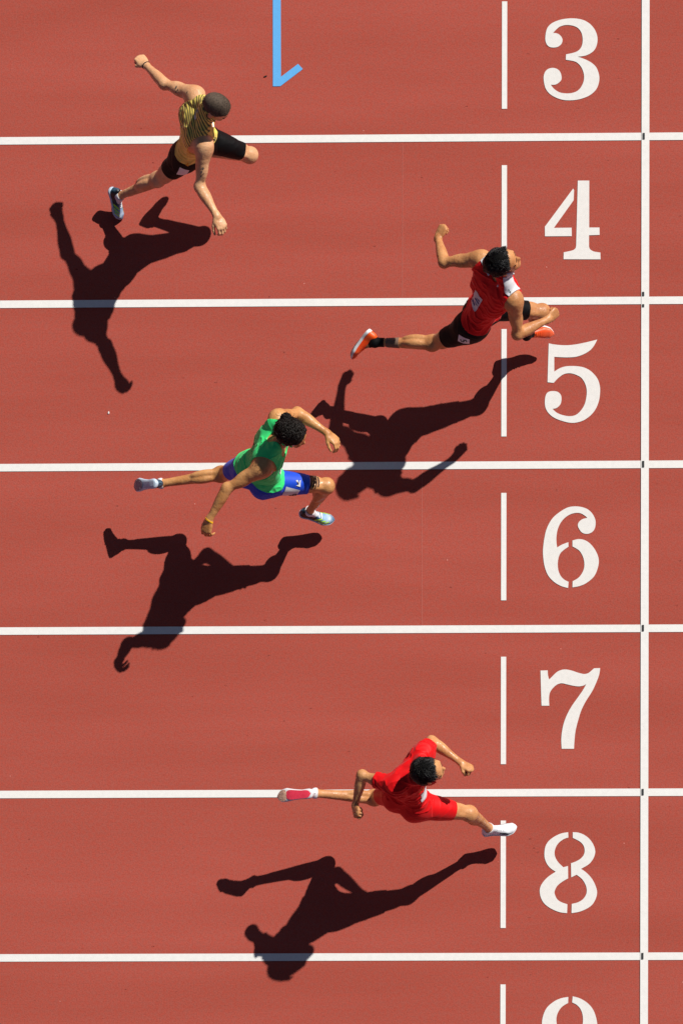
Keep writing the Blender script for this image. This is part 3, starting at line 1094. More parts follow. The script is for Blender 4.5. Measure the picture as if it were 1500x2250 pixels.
def build_runner(S):
    J = {k: np.array(v, float) for k, v in S['joints'].items()}
    sc = S.get('scale', 1.0)
    g = S.get('girth', 1.0)
    hipm = (J['hipL'] + J['hipR']) / 2
    neck = J['neck']
    up = nrm(neck - hipm)
    Lt = np.linalg.norm(neck - hipm)
    rp = J['hipR'] - J['hipL']
    rp = nrm(rp - up * (rp @ up))
    rc = J['shR'] - J['shL']
    rc = nrm(rc - up * (rc @ up))
    fp, fc = np.cross(up, rp), np.cross(up, rc)

    def fr(u):
        s = float(smooth01((u - .1) / .7))
        r = nrm(rp * (1 - s) + rc * s)
        return r, np.cross(up, r)

    def TP(u, r, f):
        rr, ff = fr(u)
        return hipm + up * (u * Lt) + rr * (r * sc) + ff * ((f - .012 * math.sin(math.pi * min(max(u, 0), 1))) * sc)

    def TA(u):
        rr, ff = fr(u)
        return (rr, ff, up)
    R3 = lambda *a: tuple(x * sc * g for x in a)
    # ---- head frame
    hc = J['head']
    hf = nrm(S['face'])
    hu0 = nrm(S.get('crown', (0, 0, 1)))
    hr = nrm(np.cross(hf, hu0))
    hu = np.cross(hr, hf)
    hs = S.get('head_scale', 1.0)
    H = lambda r, f, u: hc + (hr * r + hf * f + hu * u) * hs
    HA = (hr, hf, hu)
    HR = lambda *a: tuple(x * hs for x in a)
    torso = [
        Blob(TP(.00, 0, 0), TA(0), R3(.150, .098, .105), .03),
        Blob(TP(-.10, .072, -.050), TA(0), R3(.074, .078, .088), .06),
        Blob(TP(-.10, -.072, -.050), TA(0), R3(.074, .078, .088), .06),
        Blob(TP(.22, 0, .004), TA(.22), R3(.140, .098, .125), .05),
        Blob(TP(.42, 0, .006), TA(.42), R3(.128, .092, .125), .05),
        Blob(TP(.66, 0, .004), TA(.66), R3(.150, .108, .165), .05),
        Blob(TP(.86, 0, -.004), TA(.86), R3(.152, .092, .085), .04),
        Blob(TP(.81, .070, .072), TA(.8), R3(.074, .036, .052), .035),
        Blob(TP(.81, -.070, .072), TA(.8), R3(.074, .036, .052), .035),
        Blob(TP(.80, .085, -.072), TA(.8), R3(.062, .036, .090), .035),
        Blob(TP(.80, -.085, -.072), TA(.8), R3(.062, .036, .090), .035),
        Blob(TP(.62, .122, -.028), TA(.62), R3(.038, .060, .115), .035),
        Blob(TP(.62, -.122, -.028), TA(.62), R3(.038, .060, .115), .035),
        Limb(TP(.90, 0, -.012), H(0, -.012, -.055), [.068 * sc, .058 * sc, .055 * sc, .056 * sc], .03),
    ]
    for s_ in 'LR':
        sg = 1 if s_ == 'R' else -1
        sh = J['sh' + s_]
        torso.append(Limb(TP(.93, sg * .045, -.01), sh - rc * sg * .012, [.060 * sc, .059 * sc, .056 * sc], .045))
        torso.append(Limb(H(sg * .03, -.035, -.075), sh - rc * sg * .05 + up * .022 - fc * .012, [.036 * sc, .042 * sc, .036 * sc], .04))
        torso.append(Limb(TP(.80, sg * .095, -.012), sh - rc * sg * .018 - up * .012, [.070 * sc, .056 * sc], .05))
        # collar bone
        torso.append(Limb(TP(.965, sg * .02, .052), sh - rc * sg * .02 + fc * .022 + up * .020, [.013, .013], .02))
    head = [
        Blob(H(0, -.012, .030), HA, HR(.077, .099, .088), .02),
        Blob(H(0, .040, .022), HA, HR(.064, .050, .058), .03),
        Blob(H(0, .034, -.040), HA, HR(.059, .058, .078), .03),
        Blob(H(0, .066, -.098), HA, HR(.026, .024, .022), .035),
        Limb(H(.050, -.006, -.055), H(.012, .064, -.098), [.022 * hs, .019 * hs], .025),
        Limb(H(-.050, -.006, -.055), H(-.012, .064, -.098), [.022 * hs, .019 * hs], .025),
        Limb(H(0, .086, .000), H(0, .104, -.036), [.0075 * hs, .0105 * hs], .014),
        Blob(H(.011, .094, -.040), HA, HR(.008, .010, .007), .008),
        Blob(H(-.011, .094, -.040), HA, HR(.008, .010, .007), .008),
        Limb(H(.040, .078, .012), H(-.040, .078, .012), [.012 * hs, .013 * hs, .012 * hs], .02),
        Blob(H(.042, .064, -.026), HA, HR(.022, .022, .018), .02),
        Blob(H(-.042, .064, -.026), HA, HR(.022, .022, .018), .02),
        Blob(H(0, .084, -.062), HA, HR(.023, .012, .006), .008),
        Blob(H(0, .082, -.073), HA, HR(.020, .012, .006), .008),
        Blob(H(.080, -.012, -.012), (nrm(hr + hf * -.35), nrm(hf + hr * .35), nrm(hu - hf * .2)), HR(.007, .019, .031), .008),
        Blob(H(-.080, -.012, -.012), (nrm(hr + hf * .35), nrm(hf - hr * .35), nrm(hu - hf * .2)), HR(.007, .019, .031), .008),
    ]
    cuts = [Blob(H(.031, .096, -.006), HA, HR(.017, .011, .010), .010), Blob(H(-.031, .096, -.006), HA, HR(.017, .011, .010), .010)]
    groups = [Group('torso', torso), Group('head', head, H(0, -.01, -.06), .025, .14, cuts)]
    arms, legs = {}, {}
    for s_ in 'LR':
        sg = 1 if s_ == 'R' else -1
        sh, el, wr, ha = (J[a + s_] for a in ('sh', 'el', 'wr', 'ha'))
        dU, dF = el - sh, wr - el
        lu, lf = np.linalg.norm(dU), np.linalg.norm(dF)
        du, df = dU / lu, dF / lf
        b = df - du * (df @ du)
        if np.linalg.norm(b) < .22:
            b = b + (fc - du * (fc @ du)) * .3
        b = nrm(b)
        sd = np.cross(du, b)
        out = nrm(rc * sg)
        upper = [
            Limb(sh, el, np.array([.044, .044, .042, .039, .036, .035]) * g, .015),
            Blob(sh + du * lu * .13 + out * .006, (du, nrm(out - du * (out @ du)), np.cross(du, nrm(out - du * (out @ du)))), R3(.084, .047, .052), .04),
            Blob(sh + du * lu * .55 + b * .017, (du, b, sd), R3(.090, .035, .037), .009),
            Blob(sh + du * lu * .42 - b * .017, (du, b, sd), R3(.108, .036, .039), .009),
            Blob(el - b * .010, (du, b, sd), (.030, .028, .033), .02),
        ]
        bf = b - df * (b @ df)
        bf = nrm(bf if np.linalg.norm(bf) > .15 else -du + df * (du @ df))
        sf = np.cross(df, bf)
        fore = [
            Limb(el, wr, np.array([.035, .041, .040, .036, .030, .0265, .025]) * g, .02),
            Blob(el + df * lf * .24 + sf * .013, (df, bf, sf), R3(.085, .033, .030), .010),
            Blob(el + df * lf * .27 - sf * .013, (df, bf, sf), R3(.080, .033, .030), .010),
        ]
        hs_ = S['hand' + s_]
        hand = hand_prims(wr, ha, np.array(hs_['back'], float), hs_['thumb'], hs_['curl'], hs_.get('spread', .02), sc)
        groups += [Group('upper' + s_, upper, sh, .06, .11), Group('fore' + s_, fore, el, .03, .08), Group('hand' + s_, hand, wr, .02, .05)]
        arms[s_] = (sh, el, wr)
    for s_ in 'LR':
        sg = 1 if s_ == 'R' else -1
        hip, kn, an, he, to = (J[a + s_] for a in ('hip', 'kn', 'an', 'he', 'to'))
        dT, dS = kn - hip, an - kn
        lt, ls = np.linalg.norm(dT), np.linalg.norm(dS)
        dt, ds = dT / lt, dS / ls
        bk = ds - dt * (ds @ dt)
        if np.linalg.norm(bk) < .2:
            bk = bk - (fp - dt * (fp @ dt)) * .3
        bk = nrm(bk)
        sd = np.cross(dt, bk)
        bs = -dt - ds * (-dt @ ds)
        if np.linalg.norm(bs) < .2:
            bs = bs + (bk - ds * (bk @ ds)) * .4
        bs = nrm(bs)
        ss = np.cross(ds, bs)
        lg = g * S.get('leg_girth', 1.045)
        thigh = [
            Limb(hip, kn, np.array([.076, .082, .079, .071, .061, .052, .047]) * lg, .03),
            Blob(hip + dT * .44 - bk * .026, (dt, bk, sd), R3(.170, .055, .058), .016),
            Blob(hip + dT * .48 + bk * .028, (dt, bk, sd), R3(.160, .047, .052), .016),
            Blob(hip + dT * .76 - bk * .026 + sd * .030, (dt, bk, sd), R3(.062, .030, .026), .012),
            Blob(hip + dT * .76 - bk * .026 - sd * .030, (dt, bk, sd), R3(.062, .030, .026), .012),
            Blob(kn - bk * .024 - nrm(ds - dt) * .0, (dt, bk, sd), (.031, .024, .026), .014),
            Limb(kn + sd * .017 + bk * .006, kn - sd * .017 + bk * .006, [.040 * g, .040 * g], .03),
        ]
        shank = [
            Limb(kn, an, np.array([.045, .044, .042, .038, .033, .030, .028, .028]) * lg, .02),
            Blob(kn + dS * .27 + bs * .025 + ss * .017, (ds, bs, ss), R3(.108, .038, .032), .010),
            Blob(kn + dS * .29 + bs * .025 - ss * .018, (ds, bs, ss), R3(.098, .037, .032), .010),
            Limb(kn - bs * .026 + dS * .06, kn - bs * .012 + dS * .75, [.022, .022, .018], .025),
            Blob(kn - bs * .030 + dS * .11, (ds, bs, ss), (.026, .016, .020), .02),
            Blob(an + ss * .021, (ds, bs, ss), (.014, .016, .011), .02),
            Blob(an - ss * .021, (ds, bs, ss), (.014, .016, .011), .02),
            Limb(an, an * .65 + he * .35 + nrm(to - he) * .014, [.026, .018], .02),
            Limb(an, an * .55 + to * .45 - nrm(an - he - nrm(to - he) * ((an - he) @ nrm(to - he))) * .026, [.027, .016], .015),
        ]
        groups += [Group('thigh' + s_, thigh, hip, .11, .17), Group('shank' + s_, shank, kn, .04, .085)]
        legs[s_] = (hip, kn, an)
    V, Q = surface(groups, .0042)
    V = taubin(V, Q, 2)
    T = np.concatenate([Q[:, [0, 1, 2]], Q[:, [0, 2, 3]]])
    Nn = normals(V, T)
    base = np.array([hipm[0], hipm[1], 0.0])
    root = thing('person', S['label'], 'person', tuple(base))
    root.matrix_basis = Matrix.Translation(Vector(base))
    body = mesh_obj('body', V, Q, S['skin'], root)
    bvh_body = BVHTree.FromPolygons([Vector(p) for p in V], Q.tolist())
    # ---- coordinates of the skin, for cutting clothes
    D = {gp.name: gp.at(V) for gp in groups}
    rel = V - hipm
    u = rel @ up / Lt
    s01 = smooth01((u - .1) / .7)[:, None]
    rr = rp * (1 - s01) + rc * s01
    rr /= np.linalg.norm(rr, axis=1, keepdims=True)
    ff = np.cross(up, rr)
    r_, f_ = (rel * rr).sum(1), (rel * ff).sum(1)
    gar = np.stack([r_, f_, u * Lt], 1)
    big = 9.0
    armd = np.minimum.reduce([D[a + s_] for a in ('upper', 'fore', 'hand') for s_ in 'LR'])
    forehand = np.minimum.reduce([D[a + s_] for a in ('fore', 'hand') for s_ in 'LR'])
    legd = np.minimum(np.minimum(D['thighL'], D['thighR']), np.minimum(D['shankL'], D['shankR']))
    shank_d = np.minimum(D['shankL'], D['shankR'])
    nonarm = np.minimum.reduce([D['torso'], legd, D['head']])
    X = dict(V=V, N=Nn, T=T, D=D, u=u, r=r_, f=f_, gar=gar, armd=armd, legd=legd, J=J, TP=TP, fr=fr, up=up, rc=rc, fc=fc, Lt=Lt,
             root=root, body=body, bvh=bvh_body, arms=arms, legs=legs, fp=fp)
    # ---- singlet
    neckc = TP(S.get('neck_u', 1.03), 0, S.get('neck_f', .012))
    nd = V - neckc
    na, nb = TP(.88, 0, -.012), H(0, -.012, -.055)
    nax = nrm(nb - na)
    nq = V - na
    nl = np.linalg.norm(nq - (nq @ nax)[:, None] * nax, axis=1)
    neckhole = np.where(nq @ nax > .01, nl - S.get('neck_r', .070) * sc, .05)
    neckhole = np.minimum(neckhole, np.linalg.norm(V - TP(.93, 0, .075), axis=1) - S.get('scoop', .055) * sc)
    hem = (u - S['hem'] - .035 * np.cos(np.arctan2(r_, f_) * 2) * .4) * Lt
    tshirt = S.get('sleeve', 0)
    leg_ok = np.where(u < .25, np.minimum(D['thighL'], D['thighR']) - D['torso'] + .035, 1.0)
    if tshirt:
        tt = []
        for s_ in 'LR':
            sh, el, wr = arms[s_]
            d_ = (el - sh)
            tt.append(((V - sh) @ d_) / (d_ @ d_))
        cut = np.where(D['upperL'] < D['upperR'], tt[0], tt[1])
        arm_ok = np.where(np.minimum(D['upperL'], D['upperR']) < D['torso'] + .0, (tshirt - cut) * .3, 1.0)
        arm_ok = np.minimum(arm_ok, forehand - np.minimum(np.minimum(D['upperL'], D['upperR']), D['torso']) + .01)
        f_shirt = np.minimum.reduce([neckhole, hem, arm_ok, D['head'] - D['torso'] + .02, leg_ok])
    else:
        ah = []
        for s_ in 'LR':
            sg = 1 if s_ == 'R' else -1
            c = J['sh' + s_] + rc * sg * .034 * sc - up * S.get('arm_drop', .045) * sc
            q = V - c
            low = np.sqrt((q @ up * S.get('arm_tall', .80)) ** 2 + (q @ rc * 1.0) ** 2 + (q @ fc * .85) ** 2) - S.get('armhole', .094) * sc
            q = V - (J['sh' + s_] + rc * sg * .045 * sc + up * .01 * sc)
            top = np.sqrt((q @ up * .7) ** 2 + (q @ rc) ** 2 + (q @ fc * .75) ** 2) - S.get('strap', .092) * sc
            ah.append(np.minimum(low, top))
        side_ok = np.where(u > .3, armd - D['torso'] + .030, np.where(armd < nonarm, -1.0, 1.0))
        f_shirt = np.minimum.reduce([neckhole, ah[0], ah[1], hem, side_ok, D['head'] - D['torso'] + .02, leg_ok])
    X['f_shirt'], X['neckhole'] = f_shirt, neckhole
    shirt, bvh_shirt = garment(S.get('shirt_name', 'singlet'), V, Nn, T, f_shirt, S.get('shirt_off', .007), S['shirt'], root, S.get('wrinkle', .0065), gar, wscale=S.get('wscale', 19.0))
    X['shirt'], X['bvh_shirt'] = shirt, bvh_shirt
    # ---- shorts
    leg_f = []
    for s_, hm in zip('LR', S['short_hem']):
        hip, kn, an = legs[s_]
        d_ = kn - hip
        t = ((V - hip) @ d_) / (d_ @ d_)
        leg_f.append((hm - t) * np.linalg.norm(d_))
        X['t' + s_] = t
    thigh_first = np.where(D['thighL'] < D['thighR'], leg_f[0], leg_f[1])
    on_thigh = np.minimum(D['thighL'], D['thighR']) < D['torso']
    f_short = np.where(on_thigh, thigh_first, .2)
    f_short = np.minimum.reduce([f_short, (.34 - u) * Lt, shank_d - np.minimum(np.minimum(D['thighL'], D['thighR']), D['torso']) + .004,
                                 np.where(armd < np.minimum(D['torso'], legd), -1.0, 1.0)])
    shorts, bvh_short = garment('shorts', V, Nn, T, f_short, .0045, S['shorts'], root, .002, gar)
    X['shorts'], X['bvh_short'], X['f_short'] = shorts, bvh_short, f_short
    # ---- socks and shoes
    for s_ in 'LR':
        hip, kn, an = legs[s_]
        d_ = an - kn
        t = ((V - kn) @ d_) / (d_ @ d_)
        f = np.minimum.reduce([(t - S['sock_from']) * .4, (1.10 - t) * .4, np.where(D['shank' + s_] < .004, 1.0, -1.0)])
        f = np.minimum(f, np.where(np.linalg.norm(V - an, axis=1) < .26, 1.0, -1.0))
        garment('sock', V, Nn, T, f, .0030, S['sock'], root, .001)
        make_shoe(root, J['he' + s_], J['to' + s_], J['an' + s_], 1 if s_ == 'L' else -1, S['shoes'][s_])
        X['s' + s_] = t
    # ---- hair, brows, eyes
    hq = V - hc
    hrl, hfl, hul = hq @ hr / hs, hq @ hf / hs, hq @ hu / hs
    X.update(hrl=hrl, hfl=hfl, hul=hul)
    line = S.get('hairline', .058)
    fh = np.minimum.reduce([line - hfl + .55 * (hul - .045) - 3.5 * np.maximum(np.abs(hrl) - .045, 0) * (hul < .06) * .35,
                            hul + .052 + np.where(hfl > -.02, -.052 + np.minimum(0, (-.02 - hfl)) * -.25, 0.0) * 1.0,
                            np.where(D['head'] < np.minimum(D['torso'] + .004, armd), 1.0, -1.0),
                            .088 - np.abs(hrl) + np.where(hul > .02, .05, 0)])
    ear = np.minimum(np.linalg.norm(V - H(.080, -.012, -.012), axis=1), np.linalg.norm(V - H(-.080, -.012, -.012), axis=1))
    fh = np.minimum(fh, ear - .032 * hs)
    add_hair(root, V, Nn, T, fh, hc, hr, hf, hu, S['hair_style'], S['hair'])
    for sg in (-1, 1):
        a, b = H(sg * .014, .095, .014), H(sg * .050, .075, .017)
        ab = b - a
        t = np.clip(((V - a) @ ab) / (ab @ ab), 0, 1)
        dist = np.linalg.norm(V - a - t[:, None] * ab, axis=1)
        garment('eyebrow', V, Nn, T, np.minimum(.0105 - dist, .004 - np.abs(hul - .016 - .003 * t)), .0015, S['hair'], root, rim=False)
        bm = bmesh.new()
        bmesh.ops.create_uvsphere(bm, u_segments=16, v_segments=10, radius=.0125 * hs)
        ev = np.array([v.co[:] for v in bm.verts])
        ef = [tuple(v.index for v in f.verts) for f in bm.faces]
        bm.free()
        ec = H(sg * .031, .074, -.006)
        eo = mesh_obj('eye', ev + ec, ef, MAT['eye_white'], root)
        iris = [ec + (hf * .0128 + hr * .0055 * math.cos(a) + hu * .0055 * math.sin(a)) * hs for a in np.linspace(0, 2 * math.pi, 13)[:-1]] + [ec + hf * .0138 * hs]
        mesh_obj('iris', iris, [(i, (i + 1) % 12, 12) for i in range(12)], MAT['eye_iris'], eo)
    X['H'] = H
    bpy.context.view_layer.update()
    mz = min((o.matrix_world @ v.co).z for o in root.children_recursive if o.name.startswith('sole') for v in o.data.vertices)
    print('runner', S['label'][:24], 'verts', len(V), 'min z', round(mz, 3))
    return X


def band(X, name, t, lo, hi, cond, off, mat, wr=0.0):
    f = np.minimum.reduce([(t - lo) * .4, (hi - t) * .4, cond])
    return garment(name, X['V'], X['N'], X['T'], f, off, mat, X['root'], wr)


FIST = (1.45, 1.65, 1.1)
LOOSE = (.55, .8, .5)
OPEN = (.35, .45, .3)

# ---- shoe palettes
neon = plain('neon_green', lin(186, 244, 70), 0.4, 0.06)
spike_m = plain('spike_metal', (.35, .35, .36, 1), 0.3)
white_rubber = plain('white_foam', (.78, .79, .80, 1), 0.5, 0.05)
blue_upper = shoe_upper_material('steel_blue_upper', [(.0, lin(60, 90, 110)), (.07, lin(14, 20, 26)), (.44, lin(18, 26, 34)), (.52, lin(58, 104, 148)), (.68, lin(138, 180, 216)), (.80, lin(176, 198, 220)), (.95, lin(80, 112, 142))], .4, .16)
orange_upper = shoe_upper_material('orange_upper', [(.0, lin(250, 92, 14)), (.4, lin(252, 74, 10)), (.7, lin(252, 92, 40)), (1.0, lin(250, 110, 70))], .45, .3)
white_upper = shoe_upper_material('white_upper', [(.0, lin(230, 234, 238)), (.5, lin(240, 243, 246)), (1.0, lin(226, 230, 236))], .45, .2)
white_lace = plain('white_lace', (.8, .81, .83, 1), .6, .05)
orange_lace = plain('orange_lace', lin(250, 90, 30), .6, .1)
dark_plate = plain('dark_outsole', lin(70, 24, 20), .5, .2)
PAL_BLUE = dict(upper=blue_upper, sole=plain('pale_blue_foam', lin(196, 214, 230), .5, .08), stripe=neon, lace=white_lace, spike=spike_m,
                plate=[('outsole', .50, .98, .92, plain('grey_outsole', lin(150, 140, 150), .5, .2))])
PAL_ORANGE = dict(upper=orange_upper, sole=white_rubber, lace=orange_lace, spike=spike_m, plate=[('outsole', .42, .98, .94, dark_plate)])
pink_plate = plain('pink_outsole', lin(255, 66, 92), .45, .12)
gold_plate = plain('gold_spike_plate', lin(222, 176, 150), .35, .3, 60)
PAL_WHITE = dict(upper=white_upper, sole=white_rubber, lace=white_lace, spike=spike_m, flash=plain('dark_teal_flash', lin(52, 70, 80), .4),
                 plate=[('outsole', .05, .74, .92, pink_plate), ('spike_plate', .70, .985, .95, gold_plate)])

gold_cloth = cloth_material('gold_striped_cloth', lin(255, 226, 112), .42, stripes=lin(104, 104, 62), var=.2)
red_cloth = cloth_material('red_cloth', lin(230, 10, 18), .62)
red_suit = cloth_material('bright_red_cloth', lin(226, 6, 14), .58)
green_cloth = cloth_material('green_cloth', lin(64, 246, 136), .55)
blue_cloth = cloth_material('royal_blue_cloth', lin(26, 78, 214), .55)

# ------------------------------------------------------------------ runner in gold, lane 4
X = build_runner(dict(
    label='sprinter in gold striped singlet and black shorts, shaved head, arms spread wide',
    joints={'head': [-0.865, 2.499, 1.535], 'neck': [-0.992, 2.461, 1.372], 'hipL': [-1.0, 2.506, 0.846], 'hipR': [-1.11, 2.362, 0.85], 'shL': [-1.021, 2.646, 1.347], 'elL': [-1.254, 2.776, 1.205], 'wrL': [-1.397, 2.954, 1.085], 'haL': [-1.445, 3.015, 1.054], 'knL': [-0.66, 2.454, 0.588], 'anL': [-1.078, 2.51, 0.505], 'heL': [-1.15, 2.501, 0.512], 'toL': [-0.96, 2.686, 0.535], 'shR': [-0.959, 2.28, 1.331], 'elR': [-1.0, 2.045, 1.16], 'wrR': [-0.875, 1.823, 1.193], 'haR': [-0.838, 1.745, 1.184], 'knR': [-1.343, 2.31, 0.495], 'anR': [-1.647, 2.286, 0.189], 'heR': [-1.704, 2.334, 0.203], 'toR': [-1.653, 2.166, 0.017]},
    face=(.80, -.38, -.42), crown=(.2, .1, 1), skin=skin_material('fair_skin', lin(226, 176, 132), lin(206, 148, 104)),
    handL=dict(back=(.1, .2, 1), thumb=-1, curl=FIST), handR=dict(back=(.25, 0, 1), thumb=1, curl=(.7, .9, .6)),
    hem=.13, shirt=gold_cloth, armhole=.118, arm_drop=.098, arm_tall=.90, strap=.110, neck_r=.060, shorts=MAT['black_cloth'], short_hem=(.80, .56), sock_from=.965, sock=MAT['white_cloth'],
    shoes=dict(L=PAL_BLUE, R=PAL_BLUE), hair=hair_material('cropped_brown_hair', lin(90, 77, 66), .75, .2, .28), hair_style='buzz', hairline=.070))
# white piping round the neck
garment('collar_trim', X['V'], X['N'], X['T'], np.minimum(X['f_shirt'] + .001, .0045 - X['neckhole']), .0085, MAT['white_cloth'], X['root'])
# number flap on the right hip with gold edging
patch_on('hip_number', X['bvh_short'], 402, 379, math.radians(64), grid2(.120, .072), MAT['sticker'], X['root'])
patch_on('gold_trim', X['bvh_short'], 413, 361, math.radians(50), grid2(.030, .022, 4, 4), MAT['ink_gold'], X['root'])
# tattoos
def blot(w, h, seed):
    r = random.Random(seed)
    n = 11
    pts = [(0, 0)] + [(w / 2 * math.cos(2 * math.pi * k / n) * r.uniform(.6, 1.15), h / 2 * math.sin(2 * math.pi * k / n) * r.uniform(.6, 1.15)) for k in range(n)]
    return pts, [(0, k + 1, (k + 1) % n + 1) for k in range(n)]


for k, (px, py, ang, w, h) in enumerate(((387, 192, 70, .030, .016), (391, 197, 40, .016, .012), (387, 202, 60, .022, .012), (446, 370, 86, .022, .018), (441, 372, 60, .014, .012),
                                         (443, 378, 80, .022, .014), (447, 382, 20, .012, .010), (442, 387, 60, .024, .012), (447, 391, 10, .012, .008), (447, 398, 80, .014, .010), (411, 203, 60, .022, .010))):
    patch_on('tattoo', X['bvh'], px, py, math.radians(ang), blot(w, h, k), MAT['tattoo'], X['root'], .0014)
# thin wrist cord
sh, el, wr = X['arms']['L']
d_ = wr - el
t = ((X['V'] - el) @ d_) / (d_ @ d_)
band(X, 'wrist_cord', t, .965, .995, np.where(X['D']['foreL'] < .012, 1., -1.), .002, MAT['ink'])

# ------------------------------------------------------------------ runner in red and black, lane 5
X = build_runner(dict(
    label='sprinter in red singlet with white shoulder panels, black shorts and orange spikes',
    joints={'head': [1.185, 1.353, 1.604], 'neck': [1.184, 1.324, 1.392], 'hipL': [1.055, 1.240, 0.893], 'hipR': [0.972, 1.085, 0.91], 'shL': [1.033, 1.444, 1.378], 'elL': [0.763, 1.47, 1.228], 'wrL': [0.718, 1.686, 1.086], 'haL': [0.757, 1.756, 1.102], 'knL': [1.479, 1.258, 0.702], 'anL': [1.366, 1.205, 0.283], 'heL': [1.303, 1.238, 0.254], 'toL': [1.566, 1.251, 0.196], 'shR': [1.265, 1.148, 1.38], 'elR': [1.293, 0.973, 1.137], 'wrR': [1.516, 1.104, 1.052], 'haR': [1.572, 1.165, 1.027], 'knR': [0.678, 1.057, 0.62], 'anR': [0.254, 1.092, 0.528], 'heR': [0.222, 1.164, 0.559], 'toR': [0.078, 1.006, 0.414]},
    face=(.90, .22, .30), crown=(-.2, 0, 1), skin=skin_material('tan_skin', lin(208, 150, 98), lin(182, 122, 76)), girth=1.03,
    handL=dict(back=(-.5, .2, .8), thumb=-1, curl=FIST), handR=dict(back=(.3, -.6, .6), thumb=1, curl=FIST),
    hem=.06, shirt=red_cloth, armhole=.070, arm_drop=.06, strap=.084, neck_r=.062, shorts=MAT['black_cloth'], short_hem=(.72, .66), sock_from=.84, sock=MAT['black_cloth'],
    shoes=dict(L=PAL_ORANGE, R=PAL_ORANGE), hair=hair_material('black_hair', (.006, .0055, .006, 1)), hair_style='straight', hairline=.034, head_scale=1.06))
f = np.minimum.reduce([X['f_shirt'], (.048 - np.abs(X['f'] + .040)), (np.abs(X['r']) - .050), (X['u'] - .80) * .5])
wp, bvh_w = garment('shoulder_panel', X['V'], X['N'], X['T'], f, .0165, MAT['white_cloth'], X['root'], rim=True)
for px, py in ((1117, 637), (1120, 641), (1122, 646)):
    patch_on('panel_mark', bvh_w, px, py, math.radians(-30), grid2(.012, .006, 3, 3), MAT['ink'], X['root'])
o = X['TP'](.50, .02, -.12)
rr, ff = X['fr'](.50)
drape('back_bib', *grid2(.095, .15, 10, 14), X['bvh_shirt'], o, rr, X['up'], ff, MAT['white_cloth'], X['root'], .004)
for a, b, w_, h_ in ((.02, .035, .03, .010), (.015, .012, .05, .014), (.02, -.015, .035, .012), (-.01, -.045, .05, .016)):
    drape('bib_print', *grid2(w_, h_, 8, 4), X['bvh_shirt'], o + rr * a + X['up'] * b, rr, X['up'], ff, MAT['ink_blue'], X['root'], .006)
pt = (1018, 748)
patch_on('hip_number', X['bvh_short'], *pt, math.radians(-20), grid2(.088, .070), MAT['sticker'], X['root'], .003)
patch_on('hip_digit', X['bvh_short'], pt[0], pt[1], math.radians(-64), text2('5', .052), MAT['ink'], X['root'], .005)
band(X, 'calf_tape', X['sR'], .58, .80, np.where(X['D']['shankR'] < .008, 1., -1.), .0022, MAT['tape_grey'])

# ------------------------------------------------------------------ runner in green and blue, lane 6
X = build_runner(dict(
    label='sprinter in bright green singlet and royal blue shorts, dark curly hair tied in a knot',
    joints={'head': [-0.32, 0.165, 1.495], 'neck': [-0.453, 0.137, 1.336], 'hipL': [-0.645, 0.103, 0.88], 'hipR': [-0.522, 0.003, 0.795], 'shL': [-0.425, 0.324, 1.33], 'elL': [-0.296, 0.429, 1.083], 'wrL': [-0.078, 0.283, 1.07], 'haL': [-0.018, 0.224, 1.06], 'knL': [-0.872, 0.127, 0.535], 'anL': [-1.322, 0.076, 0.474], 'heL': [-1.345, 0.059, 0.548], 'toL': [-1.522, 0.098, 0.345], 'shR': [-0.538, -0.027, 1.299], 'elR': [-0.797, -0.147, 1.206], 'wrR': [-0.932, -0.35, 1.108], 'haR': [-0.954, -0.423, 1.073], 'knR': [-0.093, 0.004, 0.668], 'anR': [-0.233, -0.083, 0.273], 'heR': [-0.301, -0.085, 0.24], 'toR': [-0.06, -0.128, 0.149]},
    face=(.84, -.48, -.12), crown=(.1, 0, 1), skin=skin_material('olive_skin', lin(212, 156, 100), lin(184, 124, 72)),
    handL=dict(back=(.3, .5, .8), thumb=1, curl=LOOSE, spread=.08), handR=dict(back=(-.4, 0, .9), thumb=1, curl=(.8, .7, .5), spread=.16),
    hem=.05, shirt=green_cloth, armhole=.112, arm_drop=.090, arm_tall=.90, strap=.104, neck_r=.076, wrinkle=.005, shorts=blue_cloth, short_hem=(.64, .67), sock_from=.965, sock=MAT['white_cloth'],
    shoes=dict(L=PAL_BLUE, R=PAL_BLUE), hair=hair_material('dark_curly_hair', (.011, .0065, .0045, 1), .45, .35), hair_style='curly', hairline=.062))
garment('collar_trim', X['V'], X['N'], X['T'], np.minimum(X['f_shirt'] + .001, .004 - X['neckhole']), .0085, green_cloth, X['root'])
pt = (639, 1083)
patch_on('hip_number', X['bvh_short'], *pt, math.radians(-8), grid2(.112, .085), MAT['sticker'], X['root'], .003)
patch_on('hip_digit', X['bvh_short'], pt[0] + 4, pt[1] + 4, math.radians(84), text2('6', .060), MAT['ink'], X['root'], .005)
chev = ([(0, .02), (.016, .024), (.030, -.004), (.030, .022), (.038, .024), (.040, -.024), (.004, -.018), (.020, -.010)],
        [(0, 1, 7), (1, 2, 7), (2, 3, 4), (2, 4, 5), (2, 5, 6), (2, 6, 7)])
patch_on('shorts_emblem', X['bvh_short'], 655, 1062, math.radians(-6), ([(a - .02, b) for a, b in chev[0]], chev[1]), MAT['sticker'], X['root'], .004)
rr, ff = X['fr'](.62)
for i, (a, h_) in enumerate(((.09, .03), (.055, .03), (.02, .03), (-.015, .03), (-.05, .03), (-.085, .03))):
    drape('back_lettering', *grid2(.020, h_, 4, 5, .004 * (-1) ** i), X['bvh_shirt'], X['TP'](.66, a, -.1), rr, X['up'], ff, MAT['ink_green'], X['root'], .004)
rr, ff = X['fr'](.7)
